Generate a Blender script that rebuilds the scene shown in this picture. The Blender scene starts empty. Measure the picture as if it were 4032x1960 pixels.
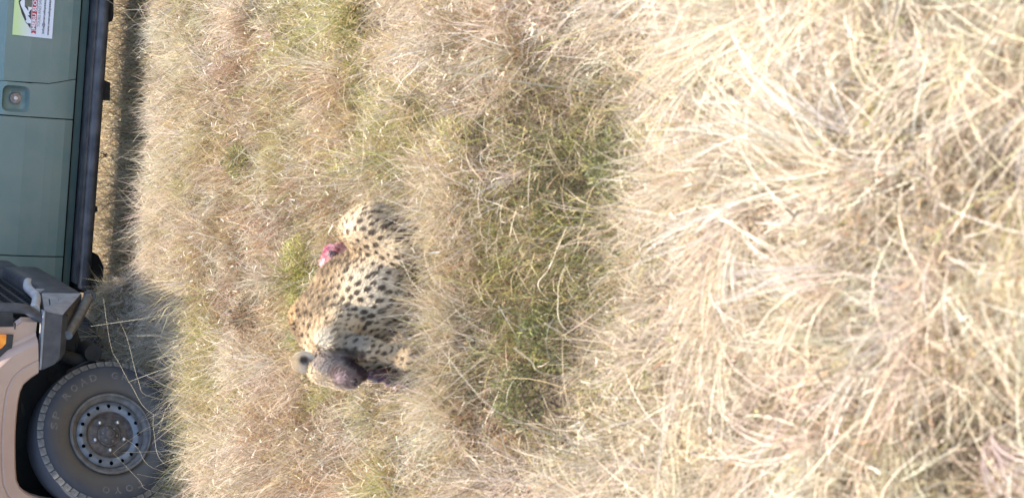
import bpy, bmesh, math, random
import numpy as np
from mathutils import Vector, Matrix
R = math.radians
random.seed(7)
rng = np.random.default_rng(11)
scene = bpy.context.scene
col = scene.collection

# ------------------------------------------------------------------ camera (phone held sideways: world up is picture left)
FPX, CAM_H, PITCH, ROLL = 6060.0, 2.6, R(30.3), R(2.5)
CAM = np.array([0.0, 0.0, CAM_H])
_R0 = np.array([1.0, 0, 0]); FWD = np.array([0, math.cos(PITCH), -math.sin(PITCH)]); _D0 = np.array([0, -math.sin(PITCH), -math.cos(PITCH)])
RC = math.cos(ROLL)*_R0 - math.sin(ROLL)*_D0
DC = math.sin(ROLL)*_R0 + math.cos(ROLL)*_D0
cd = bpy.data.cameras.new('camera'); cam = bpy.data.objects.new('camera', cd); col.objects.link(cam)
cd.sensor_fit = 'HORIZONTAL'; cd.sensor_width = 36.0; cd.lens = 36.0*FPX/4032.0
cd.clip_start = 0.05; cd.clip_end = 3000
cd.dof.use_dof = True; cd.dof.focus_distance = 8.3; cd.dof.aperture_fstop = cd.lens/15.0
cam.matrix_world = Matrix(((DC[0], RC[0], -FWD[0], 0), (DC[1], RC[1], -FWD[1], 0), (DC[2], RC[2], -FWD[2], CAM_H), (0, 0, 0, 1)))
scene.camera = cam

# ------------------------------------------------------------------ sky, sun, exposure
SUN_EL, SUN_AZ = R(75), R(-14)        # sun stands beyond the vehicles, a little to their front-left (azimuth from +Y, positive to +X)
w = bpy.data.worlds.new('World'); scene.world = w; w.use_nodes = True
nt = w.node_tree; bg = nt.nodes['Background']
sky = nt.nodes.new('ShaderNodeTexSky'); sky.sky_type = 'NISHITA'; sky.sun_disc = False
sky.sun_elevation = SUN_EL; sky.sun_rotation = SUN_AZ; sky.altitude = 1500; sky.air_density = 1.0; sky.dust_density = 3.5
nt.links.new(sky.outputs[0], bg.inputs[0]); bg.inputs[1].default_value = 0.15
sd = bpy.data.lights.new('sun', 'SUN'); sd.energy = 3.9; sd.angle = R(0.53); sd.color = (1.0, 0.935, 0.82)
sun = bpy.data.objects.new('sun', sd); col.objects.link(sun)
_s = Vector((math.sin(SUN_AZ)*math.cos(SUN_EL), math.cos(SUN_AZ)*math.cos(SUN_EL), math.sin(SUN_EL)))
sun.rotation_euler = (-_s).to_track_quat('-Z', 'Y').to_euler(); sun.location = (0, 12, 20)
vs = scene.view_settings; vs.view_transform = 'Standard'; vs.look = 'None'; vs.exposure = 1.82; vs.gamma = 1.0; vs.use_curve_mapping = False
scene.cycles.use_denoising = True
scene.cycles.max_bounces = 8; scene.cycles.transmission_bounces = 4; scene.cycles.diffuse_bounces = 4

# ------------------------------------------------------------------ helpers
def pray(x, y): return FWD*FPX + DC*(x-2016) + RC*(980-y)
def ground_at(x, y, z=0.0):
    d = pray(x, y); return CAM + d*((z-CAM_H)/d[2])
def at_depth(x, y, Y):
    d = pray(x, y); return CAM + d*(Y/d[1])
def tag(o, label=None, cat=None, group=None, kind=None):
    if label: o['label'] = label
    if cat: o['category'] = cat
    if group: o['group'] = group
    if kind: o['kind'] = kind
    return o
def empty(name, loc=(0, 0, 0), rz=0, parent=None):
    o = bpy.data.objects.new(name, None); col.objects.link(o); o.location = loc; o.rotation_euler = (0, 0, rz)
    o.empty_display_size = 0.1
    if parent: o.parent = parent
    return o
def link(name, me, mat=None, parent=None, loc=None, rot=None):
    o = bpy.data.objects.new(name, me); col.objects.link(o)
    if mat and not me.materials: me.materials.append(mat)
    if parent: o.parent = parent
    if loc is not None: o.location = loc
    if rot is not None: o.rotation_euler = rot
    return o
class MB:
    """collects shapes in one bmesh"""
    def __init__(s): s.bm = bmesh.new()
    def box(s, c, d, rot=None, bevel=0):
        m = Matrix.Translation(c) @ (rot.to_4x4() if rot else Matrix()) @ Matrix.Diagonal((d[0], d[1], d[2], 1))
        r = bmesh.ops.create_cube(s.bm, size=1, matrix=m)
        if bevel:
            ed = {e for v in r['verts'] for e in v.link_edges}
            bmesh.ops.bevel(s.bm, geom=list(ed), offset=bevel, segments=2, affect='EDGES', profile=.5)
        return s
    def poly(s, pts):
        s.bm.faces.new([s.bm.verts.new(p) for p in pts]); return s
    def prism(s, pts, vec):
        a = [s.bm.verts.new(p) for p in pts]; b = [s.bm.verts.new(Vector(p)+Vector(vec)) for p in pts]; n = len(pts)
        s.bm.faces.new(a); s.bm.faces.new(b[::-1])
        for i in range(n): s.bm.faces.new((a[i], a[(i+1) % n], b[(i+1) % n], b[i]))
        return s
    def grid(s, rows, close=False):
        vr = [[s.bm.verts.new(p) for p in r] for r in rows]; n = len(vr[0])
        for a, b in zip(vr, vr[1:]):
            for i in range(n if close else n-1): s.bm.faces.new((a[i], a[(i+1) % n], b[(i+1) % n], b[i]))
        return s
    def tube(s, pts, rad, seg=10, caps=True):
        pts = [Vector(p) for p in pts]; n = len(pts)
        rad = rad if hasattr(rad, '__len__') else [rad]*n
        rows = []; up = Vector((0.13, 0.31, 0.94)).normalized()
        for i, p in enumerate(pts):
            t = (pts[min(i+1, n-1)]-pts[max(i-1, 0)]).normalized()
            if abs(t.dot(up)) > .95: up = Vector((.9, .2, .1)).normalized()
            u = t.cross(up).normalized(); v = u.cross(t)
            rows.append([p + (u*math.cos(a)+v*math.sin(a))*rad[i] for a in [2*math.pi*k/seg for k in range(seg)]])
        vr = [[s.bm.verts.new(p) for p in r] for r in rows]
        for a, b in zip(vr, vr[1:]):
            for i in range(seg): s.bm.faces.new((a[i], a[(i+1) % seg], b[(i+1) % seg], b[i]))
        if caps: s.bm.faces.new(vr[0][::-1]); s.bm.faces.new(vr[-1])
        return s
    def lathe(s, prof, seg=48, closed=False):
        """profile (radius, y) turned about the Y axis"""
        rows = [[(r*math.cos(2*math.pi*k/seg), y, r*math.sin(2*math.pi*k/seg)) for k in range(seg)] for r, y in prof]
        if closed: rows.append(rows[0])
        return s.grid(rows, True)
    def mesh(s, name, smooth=None):
        bmesh.ops.remove_doubles(s.bm, verts=s.bm.verts, dist=1e-5)
        bmesh.ops.recalc_face_normals(s.bm, faces=s.bm.faces)
        me = bpy.data.meshes.new(name); s.bm.to_mesh(me); s.bm.free()
        if smooth is not None:
            me.polygons.foreach_set('use_smooth', [True]*len(me.polygons))
            me.set_sharp_from_angle(angle=R(smooth))
        return me
    def build(s, name, mat, parent=None, smooth=None, loc=None, rot=None):
        return link(name, s.mesh(name, smooth), mat, parent, loc, rot)
def arc_pts(path, n=5):
    """round the corners of a path (Catmull-Rom)"""
    P = [Vector(p) for p in path]; out = []
    for i in range(len(P)-1):
        p0, p1, p2, p3 = P[max(i-1, 0)], P[i], P[i+1], P[min(i+2, len(P)-1)]
        for k in range(n):
            t = k/n
            out.append(.5*((2*p1)+(p2-p0)*t+(2*p0-5*p1+4*p2-p3)*t*t+(3*p1-p0-3*p2+p3)*t**3))
    return out+[P[-1]]

# ------------------------------------------------------------------ materials
def mat_base(name):
    m = bpy.data.materials.new(name); m.use_nodes = True
    return m, m.node_tree, m.node_tree.nodes['Principled BSDF']
def noisy(name, c1, c2, scale=8, rough=.5, metal=0, detail=6, bump=0, bscale=None, coat=0, lo=.35, hi=.65, spec=.5, coord='Object'):
    m, t, b = mat_base(name)
    tc = t.nodes.new('ShaderNodeTexCoord'); n = t.nodes.new('ShaderNodeTexNoise'); n.inputs['Scale'].default_value = scale; n.inputs['Detail'].default_value = detail
    r = t.nodes.new('ShaderNodeValToRGB'); r.color_ramp.elements[0].position = lo; r.color_ramp.elements[1].position = hi
    r.color_ramp.elements[0].color = (*c1, 1); r.color_ramp.elements[1].color = (*c2, 1)
    t.links.new(tc.outputs[coord], n.inputs['Vector']); t.links.new(n.outputs['Fac'], r.inputs[0]); t.links.new(r.outputs[0], b.inputs['Base Color'])
    b.inputs['Roughness'].default_value = rough; b.inputs['Metallic'].default_value = metal; b.inputs['Coat Weight'].default_value = coat; b.inputs['Specular IOR Level'].default_value = spec
    if bump:
        n2 = t.nodes.new('ShaderNodeTexNoise'); n2.inputs['Scale'].default_value = bscale or scale*4; n2.inputs['Detail'].default_value = 4
        bp = t.nodes.new('ShaderNodeBump'); bp.inputs['Strength'].default_value = bump; bp.inputs['Distance'].default_value = .01
        t.links.new(tc.outputs[coord], n2.inputs['Vector']); t.links.new(n2.outputs['Fac'], bp.inputs['Height']); t.links.new(bp.outputs[0], b.inputs['Normal'])
    return m
M = {}
M['soil'] = noisy('soil', (.05, .035, .022), (.16, .115, .07), 9, .95, bump=.8, bscale=40)
M['green'] = noisy('green_paint', (.122, .198, .178), (.16, .228, .20), 3.2, .36, coat=.3, bump=.35, bscale=3.0, detail=9)
def add_dust(m, z0, z1, amt, c_, scale=4.0):
    """road dust thrown up from below: streaky, thicker towards the sill"""
    t = m.node_tree; b = t.nodes['Principled BSDF']; src = b.inputs['Base Color'].links[0].from_socket
    tc = t.nodes.new('ShaderNodeTexCoord'); sx = t.nodes.new('ShaderNodeSeparateXYZ'); t.links.new(tc.outputs['Object'], sx.inputs[0])
    mr = t.nodes.new('ShaderNodeMapRange'); mr.inputs[1].default_value = z1; mr.inputs[2].default_value = z0; t.links.new(sx.outputs[2], mr.inputs[0])
    n = t.nodes.new('ShaderNodeTexNoise'); n.inputs['Scale'].default_value = scale; n.inputs['Detail'].default_value = 8; n.inputs['Roughness'].default_value = .7; t.links.new(tc.outputs['Object'], n.inputs['Vector'])
    mp = t.nodes.new('ShaderNodeMapRange'); mp.inputs[1].default_value = .38; mp.inputs[2].default_value = .68; t.links.new(n.outputs['Fac'], mp.inputs[0])
    a1 = t.nodes.new('ShaderNodeMath'); a1.operation = 'MULTIPLY_ADD'; a1.inputs[1].default_value = .75; a1.inputs[2].default_value = .25; t.links.new(mr.outputs[0], a1.inputs[0])
    a2 = t.nodes.new('ShaderNodeMath'); a2.operation = 'MULTIPLY'; t.links.new(a1.outputs[0], a2.inputs[0]); t.links.new(mp.outputs[0], a2.inputs[1])
    a3 = t.nodes.new('ShaderNodeMath'); a3.operation = 'MULTIPLY'; a3.inputs[1].default_value = amt; t.links.new(a2.outputs[0], a3.inputs[0])
    mx = t.nodes.new('ShaderNodeMix'); mx.data_type = 'RGBA'; mx.inputs['B'].default_value = (*c_, 1); t.links.new(a3.outputs[0], mx.inputs['Factor']); t.links.new(src, mx.inputs['A']); t.links.new(mx.outputs['Result'], b.inputs['Base Color'])
    r = t.nodes.new('ShaderNodeMath'); r.operation = 'MULTIPLY_ADD'; r.inputs[1].default_value = .5; r.inputs[2].default_value = b.inputs['Roughness'].default_value; t.links.new(a3.outputs[0], r.inputs[0]); t.links.new(r.outputs[0], b.inputs['Roughness'])
add_dust(M['green'], .68, 1.25, .38, (.30, .26, .20))
M['green_sill'] = noisy('green_sill_paint', (.075, .12, .11), (.115, .15, .13), 6, .5)
M['tan'] = noisy('tan_paint', (.35, .225, .165), (.42, .285, .215), 3, .4, coat=.2, bump=.02, bscale=150)
add_dust(M['tan'], .6, 1.1, .35, (.40, .33, .26), 7)
M['dark'] = noisy('dark_underbody', (.010, .010, .011), (.03, .028, .026), 14, .8)
M['gap'] = noisy('dark_gap', (.006, .007, .007), (.012, .012, .012), 9, .9)
M['steel'] = noisy('black_powder_coat', (.032, .034, .040), (.06, .062, .068), 18, .5, bump=.15, bscale=300)
M['plate'] = noisy('baked_skylight_steel', (.18, .18, .19), (.26, .258, .26), 20, .5, bump=.15, bscale=260)  # skylight on the bumper's upturned faces painted in as a paler grey
M['slider'] = noisy('slider_steel', (.034, .035, .039), (.085, .083, .08), 12, .45, bump=.2, bscale=120)
M['plastic'] = noisy('black_plastic', (.015, .015, .016), (.03, .03, .03), 30, .55)
M['rubber'] = None
M['lug'] = noisy('dusty_tread_rubber', (.085, .078, .068), (.19, .175, .15), 40, .95, bump=.3)
M['letter'] = noisy('dusty_rubber_letters', (.085, .078, .07), (.135, .122, .108), 60, .9)
M['rimlip'] = noisy('dusty_rim_lip', (.10, .088, .078), (.17, .155, .14), 26, .6, metal=.2)
M['rimblue'] = noisy('blue_grey_rim_steel', (.11, .122, .14), (.16, .17, .185), 22, .45, metal=.25)
M['hub'] = noisy('brown_dusty_hub', (.055, .042, .034), (.12, .10, .088), 30, .7, metal=.15)
M['nut'] = noisy('bright_nut', (.5, .49, .47), (.68, .66, .63), 60, .3, metal=.7)
M['amber'] = noisy('amber_lens', (.8, .2, .015), (.95, .33, .03), 30, .2, coat=.5)
M['glass'] = noisy('dark_window', (.01, .012, .013), (.02, .022, .024), 4, .06)
M['lamp'] = noisy('headlamp_glass', (.35, .37, .38), (.5, .52, .53), 30, .1)
M['cap'] = noisy('brushed_cap', (.17, .145, .14), (.34, .3, .29), 60, .4, metal=.5)
M['chrome'] = noisy('cap_bright', (.5, .48, .47), (.65, .63, .62), 60, .3, metal=.6)
M['white'] = noisy('print_white', (.72, .72, .75), (.8, .8, .82), 30, .4)
M['red'] = noisy('print_red', (.42, .03, .05), (.5, .05, .07), 40, .4)
M['ink'] = noisy('print_ink', (.03, .025, .035), (.06, .05, .06), 40, .4)
M['inkgrey'] = noisy('print_grey', (.2, .19, .21), (.25, .24, .26), 40, .4)
M['olive'] = noisy('print_olive', (.13, .13, .1), (.16, .16, .12), 40, .4)
M['bone'] = noisy('bone', (.6, .5, .4), (.8, .72, .6), 40, .5)
M['flesh'] = noisy('raw_flesh', (.20, .022, .028), (.50, .24, .22), 34, .3, bump=.5, bscale=90, coat=.5, lo=.38, hi=.66)
M['darkflesh'] = noisy('dark_flesh', (.03, .010, .010), (.13, .05, .05), 30, .4, bump=.5, bscale=80, coat=.4)
M['hide'] = noisy('tawny_hide', (.28, .15, .07), (.42, .26, .13), 25, .8)
# tyre: rubber with dust gathered on the inner sidewall
m, t, b = mat_base('tyre_rubber')
tc = t.nodes.new('ShaderNodeTexCoord'); sx = t.nodes.new('ShaderNodeSeparateXYZ'); t.links.new(tc.outputs['Object'], sx.inputs[0])
cx = t.nodes.new('ShaderNodeCombineXYZ'); t.links.new(sx.outputs[0], cx.inputs[0]); t.links.new(sx.outputs[2], cx.inputs[2])
ln = t.nodes.new('ShaderNodeVectorMath'); ln.operation = 'LENGTH'; t.links.new(cx.outputs[0], ln.inputs[0])
nz = t.nodes.new('ShaderNodeTexNoise'); nz.inputs['Scale'].default_value = 14; nz.inputs['Detail'].default_value = 6; t.links.new(tc.outputs['Object'], nz.inputs['Vector'])
ad = t.nodes.new('ShaderNodeMath'); ad.operation = 'MULTIPLY_ADD'; ad.inputs[1].default_value = .06; t.links.new(nz.outputs['Fac'], ad.inputs[0]); t.links.new(ln.outputs['Value'], ad.inputs[2])
mr = t.nodes.new('ShaderNodeMapRange'); mr.inputs[1].default_value = .21; mr.inputs[2].default_value = .43; t.links.new(ad.outputs[0], mr.inputs[0])
rp = t.nodes.new('ShaderNodeValToRGB'); e = rp.color_ramp.elements
e[0].position = 0.0; e[0].color = (.10, .084, .068, 1); e[1].position = 1.0; e[1].color = (.035, .035, .036, 1)
for ps, c in ((.35, (.082, .07, .058)), (.55, (.055, .05, .047)), (.72, (.03, .032, .040)), (.88, (.034, .036, .042))):
    k = e.new(ps); k.color = (*c, 1)
t.links.new(mr.outputs[0], rp.inputs[0]); t.links.new(rp.outputs[0], b.inputs['Base Color']); b.inputs['Roughness'].default_value = .8
M['rubber'] = m
# sticker ground: pale print fading from yellow-green to white
m, t, b = mat_base('sticker_print')
tc = t.nodes.new('ShaderNodeTexCoord'); sx = t.nodes.new('ShaderNodeSeparateXYZ'); t.links.new(tc.outputs['Object'], sx.inputs[0])
mr = t.nodes.new('ShaderNodeMapRange'); mr.inputs[1].default_value = .10; mr.inputs[2].default_value = .236; t.links.new(sx.outputs[2], mr.inputs[0])
rp = t.nodes.new('ShaderNodeValToRGB'); e = rp.color_ramp.elements; e[0].color = (.74, .74, .77, 1); e[0].position = .15; e[1].color = (.62, .74, .33, 1); e[1].position = .85
t.links.new(mr.outputs[0], rp.inputs[0]); t.links.new(rp.outputs[0], b.inputs['Base Color']); b.inputs['Roughness'].default_value = .35
M['sticker'] = m
def attr_mat(name, attr, rough=.7, trans=0.0, noise=0.0, nscale=60, spec=.3):
    m, t, b = mat_base(name)
    a = t.nodes.new('ShaderNodeAttribute'); a.attribute_name = attr
    src = a.outputs['Color']
    if noise:
        tc = t.nodes.new('ShaderNodeTexCoord'); n = t.nodes.new('ShaderNodeTexNoise'); n.inputs['Scale'].default_value = nscale; n.inputs['Detail'].default_value = 5
        t.links.new(tc.outputs['Object'], n.inputs['Vector'])
        mp = t.nodes.new('ShaderNodeMapRange'); mp.inputs[1].default_value = .3; mp.inputs[2].default_value = .7; mp.inputs[3].default_value = 1-noise; mp.inputs[4].default_value = 1+noise
        t.links.new(n.outputs['Fac'], mp.inputs[0])
        vm = t.nodes.new('ShaderNodeVectorMath'); vm.operation = 'MULTIPLY'; t.links.new(src, vm.inputs[0]); t.links.new(mp.outputs[0], vm.inputs[1]); src = vm.outputs[0]
    t.links.new(src, b.inputs['Base Color']); b.inputs['Roughness'].default_value = rough; b.inputs['Specular IOR Level'].default_value = spec
    if trans:
        tr = t.nodes.new('ShaderNodeBsdfTranslucent'); t.links.new(src, tr.inputs[0])
        mx = t.nodes.new('ShaderNodeMixShader'); mx.inputs[0].default_value = trans
        t.links.new(b.outputs[0], mx.inputs[1]); t.links.new(tr.outputs[0], mx.inputs[2]); t.links.new(mx.outputs[0], t.nodes['Material Output'].inputs[0])
    return m
M['grass'] = attr_mat('dry_grass', 'Col', .6, .30)
M['straw'] = noisy('straw_stalk', (.50, .42, .27), (.68, .59, .42), 30, .6)
M['fur'] = attr_mat('spotted_fur', 'Col', .85, 0, .12, 120, .2)
M['earfur'] = attr_mat('ear_fur', 'Col', .85, .45, .12, 120, .2)
M['eye'] = noisy('dark_eye', (.02, .012, .006), (.05, .03, .012), 40, .08)

# ------------------------------------------------------------------ terrain
_perm = rng.random((256, 256))
def vnoise(x, y, s):
    x = np.asarray(x)*s+37.3; y = np.asarray(y)*s+11.7
    xi = np.floor(x).astype(int); yi = np.floor(y).astype(int); fx = x-xi; fy = y-yi
    fx = fx*fx*(3-2*fx); fy = fy*fy*(3-2*fy)
    g = lambda a, b: _perm[a % 256, b % 256]
    return (g(xi, yi)*(1-fx)+g(xi+1, yi)*fx)*(1-fy)+(g(xi, yi+1)*(1-fx)+g(xi+1, yi+1)*fx)*fy
def sstep(a, b, x):
    t = np.clip((np.asarray(x, float)-a)/(b-a), 0, 1); return t*t*(3-2*t)
def terrain(x, y):
    x = np.asarray(x, float); y = np.asarray(y, float)
    edge = 8.25 + 1.25*(1-sstep(-.5, -.05, x))           # bank behind which the green car stands lower
    z = -.54*sstep(0, 1.0, (y-edge))-.05*sstep(10, 13, y)
    near = 1-sstep(10, 30, np.hypot(x, y-6))
    z = z + near*(.05*(vnoise(x, y, 1.3)-.5)+.03*(vnoise(x, y, 4.1)-.5))*(1-sstep(9, 10, y))
    z = z - .19*np.exp(-((y-4.1)/.36)**2)*(1-sstep(.45, .8, np.abs(x))) + .06*np.exp(-((y-2.8)/.6)**2)
    return z
ax = np.unique(np.concatenate([np.linspace(-6, 6, 161), np.array([-400, -200, -100, -50, -25, -12, -8, 8, 12, 25, 50, 100, 200, 400.])]))
ay = np.unique(np.concatenate([np.linspace(0, 14, 187), np.array([-400, -200, -100, -50, -25, -12, -6, -3, -1.5, 16, 20, 25, 35, 50, 100, 200, 400, 800.])]))
gx, gy = np.meshgrid(ax, ay); gz = terrain(gx, gy)
nx, ny = len(ax), len(ay); idx = np.arange(nx*ny).reshape(ny, nx)
faces = np.stack([idx[:-1, :-1], idx[:-1, 1:], idx[1:, 1:], idx[1:, :-1]], -1).reshape(-1, 4)
me = bpy.data.meshes.new('ground'); me.from_pydata(np.stack([gx, gy, gz], -1).reshape(-1, 3).tolist(), [], faces.tolist())
me.polygons.foreach_set('use_smooth', [True]*len(me.polygons))
tag(link('ground', me, M['soil']), 'brown savanna soil under matted dry grass', 'ground', kind='structure')

# ------------------------------------------------------------------ shared vehicle builders
def text_mesh(name, body, width, height=None, bold=0.0, thick=.0004):
    """flat lettering in the XZ plane, left-bottom at the origin, reading along +X, facing -Y"""
    c = bpy.data.curves.new(name, 'FONT'); c.body = body; c.size = 1; c.offset = bold; c.extrude = 0; c.resolution_u = 3
    o = bpy.data.objects.new(name, c); col.objects.link(o)
    dg = bpy.context.evaluated_depsgraph_get(); me = bpy.data.meshes.new_from_object(o.evaluated_get(dg))
    bpy.data.objects.remove(o); bpy.data.curves.remove(c); me.name = name
    v = np.empty(len(me.vertices)*3); me.vertices.foreach_get('co', v); v = v.reshape(-1, 3)
    v -= v.min(0); s = width/v[:, 0].max(); sy = s if height is None else height/v[:, 1].max()
    out = np.stack([v[:, 0]*s, np.zeros(len(v)), v[:, 1]*sy], -1); me.vertices.foreach_set('co', out.ravel()); me.update()
    me.materials.clear()
    return me
def ring_to_rect(mb, inner, rect, y_of):
    """fills between a closed inner loop (x,z) and a rectangle (x0,x1,z0,z1); y_of(x,z) gives depth"""
    x0, x1, z0, z1 = rect; cx = sum(p[0] for p in inner)/len(inner); cz = sum(p[1] for p in inner)/len(inner)
    angs = [math.atan2(p[1]-cz, p[0]-cx) for p in inner]
    out = []
    for a in angs:
        dx, dz = math.cos(a), math.sin(a); ts = []
        if abs(dx) > 1e-9: ts.append(((x1 if dx > 0 else x0)-cx)/dx)
        if abs(dz) > 1e-9: ts.append(((z1 if dz > 0 else z0)-cz)/dz)
        k = min(ts); out.append([cx+dx*k, cz+dz*k])
    for X, Z in ((x0, z0), (x0, z1), (x1, z0), (x1, z1)):          # snap nearest samples on the corners
        j = min(range(len(out)), key=lambda i: (out[i][0]-X)**2+(out[i][1]-Z)**2); out[j] = [X, Z]
    mb.grid([[(p[0], y_of(*p), p[1]) for p in inner], [(p[0], y_of(*p), p[1]) for p in out]], True)
TYRE = [(.207, .03), (.235, .005), (.27, -.012), (.305, -.018), (.335, -.012), (.352, .0), (.368, .012), (.376, .03), (.38, .06), (.38, .18), (.375, .21), (.35, .235), (.3, .245), (.25, .24), (.207, .21)]
_wheel_src = {}
def wheel(parent, loc, rz, detailed=True, flip=False, scale=1.0):
    wq = empty('wheel', loc, rz + (math.pi if flip else 0), parent); wq.scale = (scale,)*3
    if not _wheel_src:
        k = MB().lathe(TYRE, 72)
        _wheel_src['tyre'] = k.mesh('tyre', 40)
        mb = MB()                                   # one shoulder block of the tread
        mb.prism([(-.0190, -.0105, .3455), (.0165, -.0115, .3435), (.0195, -.004, .358), (.0203, .004, .371), (-.0185, .004, .371), (-.0200, -.004, .359)], (0, .014, -.004))
        _wheel_src['lug'] = mb.mesh('tread_block', 30)
        mb = MB(); mb.lathe([(.207, .03), (.208, .010), (.202, .004), (.196, .006), (.193, .02), (.186, .03), (.178, .036), (.172, .05), (.166, .052)], 64)
        _wheel_src['lip'] = mb.mesh('rim_lip', 40)
        mb = MB()                                   # pierced ring of the steel rim, sixteen round holes
        n = 16; r0, r1, rm, rh = .122, .168, .147, .0098
        def yr(r): return .034 + (abs(r-.145)/.023)**2*.010
        for h in range(n):
            a0 = 2*math.pi*h/n; hw = math.pi/n
            inner = [(rh*math.cos(q), rh*math.sin(q)) for q in [2*math.pi*i/24 for i in range(24)]]
            tmp = MB(); ring_to_rect(tmp, [(p[0]/rm, rm+p[1]) for p in inner], (-hw, hw, r0, r1), lambda a, r: 0)
            for f in tmp.bm.faces:
                vs_ = []
                for v in f.verts:
                    a = a0+v.co.x; r = v.co.z; vs_.append(mb.bm.verts.new((r*math.cos(a), yr(r), r*math.sin(a))))
                mb.bm.faces.new(vs_)
            tmp.bm.free()
            c = Vector((rm*math.cos(a0), 0, rm*math.sin(a0))); rd = Vector((math.cos(a0), 0, math.sin(a0))); tg = Vector((-math.sin(a0), 0, math.cos(a0)))
            mb.grid([[c+tg*p[0]+rd*p[1]+Vector((0, yr(rm+p[1])+dy, 0)) for p in inner] for dy in (0, .006)], True)
        _wheel_src['ring'] = mb.mesh('rim_ring', 35)
        _wheel_src['dish'] = MB().lathe([(.1225, .0445), (.118, .046), (.112, .062), (.104, .070), (.085, .066), (.062, .060), (.058, .052), (.0, .052)], 48).mesh('rim_dish', 40)
        _wheel_src['back'] = MB().lathe([(.20, .16), (.172, .12), (.168, .10), (.0, .10)], 32).mesh('brake_drum', 40)
        mb = MB(); mb.lathe([(.047, .056), (.047, .046), (.040, .042), (.034, .036), (.026, .030), (.022, .022), (.013, .020), (.012, .024), (.0, .024)], 36)
        _wheel_src['hub'] = mb.mesh('hub_cap', 30)
        _wheel_src['bolt'] = MB().lathe([(.0062, .05), (.0062, .036), (.004, .034), (.0, .034)], 10).mesh('hub_bolt', 30)
        _wheel_src['nut'] = MB().lathe([(.0105, .066), (.0105, .048), (.0085, .043), (.005, .040), (.0, .0395)], 12).mesh('wheel_nut', 50)
    S = _wheel_src
    link('tyre', S['tyre'], M['rubber'], wq); link('rim_lip', S['lip'], M['rimlip'], wq); link('rim_ring', S['ring'], M['rimblue'], wq)
    link('rim_dish', S['dish'], M['hub'], wq); link('brake_drum', S['back'], M['gap'], wq)
    if detailed:
        for k in range(52):
            o = link('tread_block', S['lug'], M['lug'], wq); o.rotation_euler = (0, 2*math.pi*k/52, 0)
        link('hub_cap', S['hub'], M['hub'], wq)
        for k in range(5):
            a = R(180)+2*math.pi*k/5; link('wheel_nut', S['nut'], M['nut'], wq, (.078*math.cos(a), 0, .078*math.sin(a)))
        for k in range(6):
            a = R(60*k+20); link('hub_bolt', S['bolt'], M['rimlip'], wq, (.036*math.cos(a), 0, .036*math.sin(a)))
        for word, first, step in (('SP ROAD GRIP', 82.5, 10.9), ('TOYO', 205, 11.5)):
            for i, ch_ in enumerate(word):
                if ch_ == ' ': continue
                lw = .012 if ch_ == 'I' else .036
                tm = text_mesh('raised_letter', ch_, lw, .036, .03)
                Q = Matrix.Rotation(-(R(first-i*step)-math.pi/2), 4, 'Y')
                tm.transform(Q @ Matrix.Translation((-lw/2, -.0165, .276)))
                for v in tm.vertices:
                    rr = math.hypot(v.co.x, v.co.z); v.co.y = np.interp(rr, [.27, .305, .335], [-.012, -.018, -.012])-.0018
                link('raised_letter', tm, M['letter'], wq)
    return wq
def shell_panel(name, sec, xl, xr, mat, parent, thick=.02, z_hole=None):
    """outer skin between x-limits that may change with height; sec = [(y,z)...] from bottom to top"""
    mb = MB(); mb.grid([[(xl(z), y+thick, z), (xl(z), y, z), (xr(z), y, z), (xr(z), y+thick, z)] for y, z in sec])
    mb.poly([(xl(sec[0][1]), sec[0][0]+thick, sec[0][1]), (xl(sec[0][1]), sec[0][0], sec[0][1]), (xr(sec[0][1]), sec[0][0], sec[0][1]), (xr(sec[0][1]), sec[0][0]+thick, sec[0][1])])
    return mb.build(name, mat, parent)

# ------------------------------------------------------------------ green safari car (stands lower, behind the tan one)
YAW = R(-6)
car = empty('safari_vehicle', (0, 9.65, -.52), YAW)
tag(car, 'green safari vehicle with fuel cap, side step and white sticker', 'vehicle')
Wd = 1.72
SEC = [(.030, .690), (.012, .74), (.004, .80), (.0, .853), (.0, .857), (-.004, .98), (.0, 1.128), (.006, 1.136), (.060, 1.30), (.075, 1.42)]
def sect(z0, z1):
    zs = [z for _, z in SEC]; ys = [y for y, _ in SEC]
    pts = [(float(np.interp(z0, zs, ys)), z0)]+[(y, z) for y, z in SEC if z0 < z < z1]+[(float(np.interp(z1, zs, ys)), z1)]
    return pts
c = lambda v: (lambda z: v)
gapA = lambda z: float(np.interp(z, [.69, .855, 1.42], [.930, .888, .872]))
gapB = lambda z: .676+.012*(1.0-z)
gapC = lambda z: -.174
G = .0035
shell_panel('front_fender', sect(.69, 1.42), c(-2.1), c(-1.08-G), M['green'], car)
dr = shell_panel('front_door', sect(.69, 1.42), c(-1.08+G), lambda z: gapC(z)-G, M['green'], car)
dr2 = shell_panel('rear_door', sect(.69, 1.42), lambda z: gapC(z)+G, lambda z: gapB(z)-G, M['green'], car)
shell_panel('rear_quarter_panel', sect(.69, 1.42), lambda z: gapA(z)+.0025, c(2.75), M['green'], car)
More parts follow.
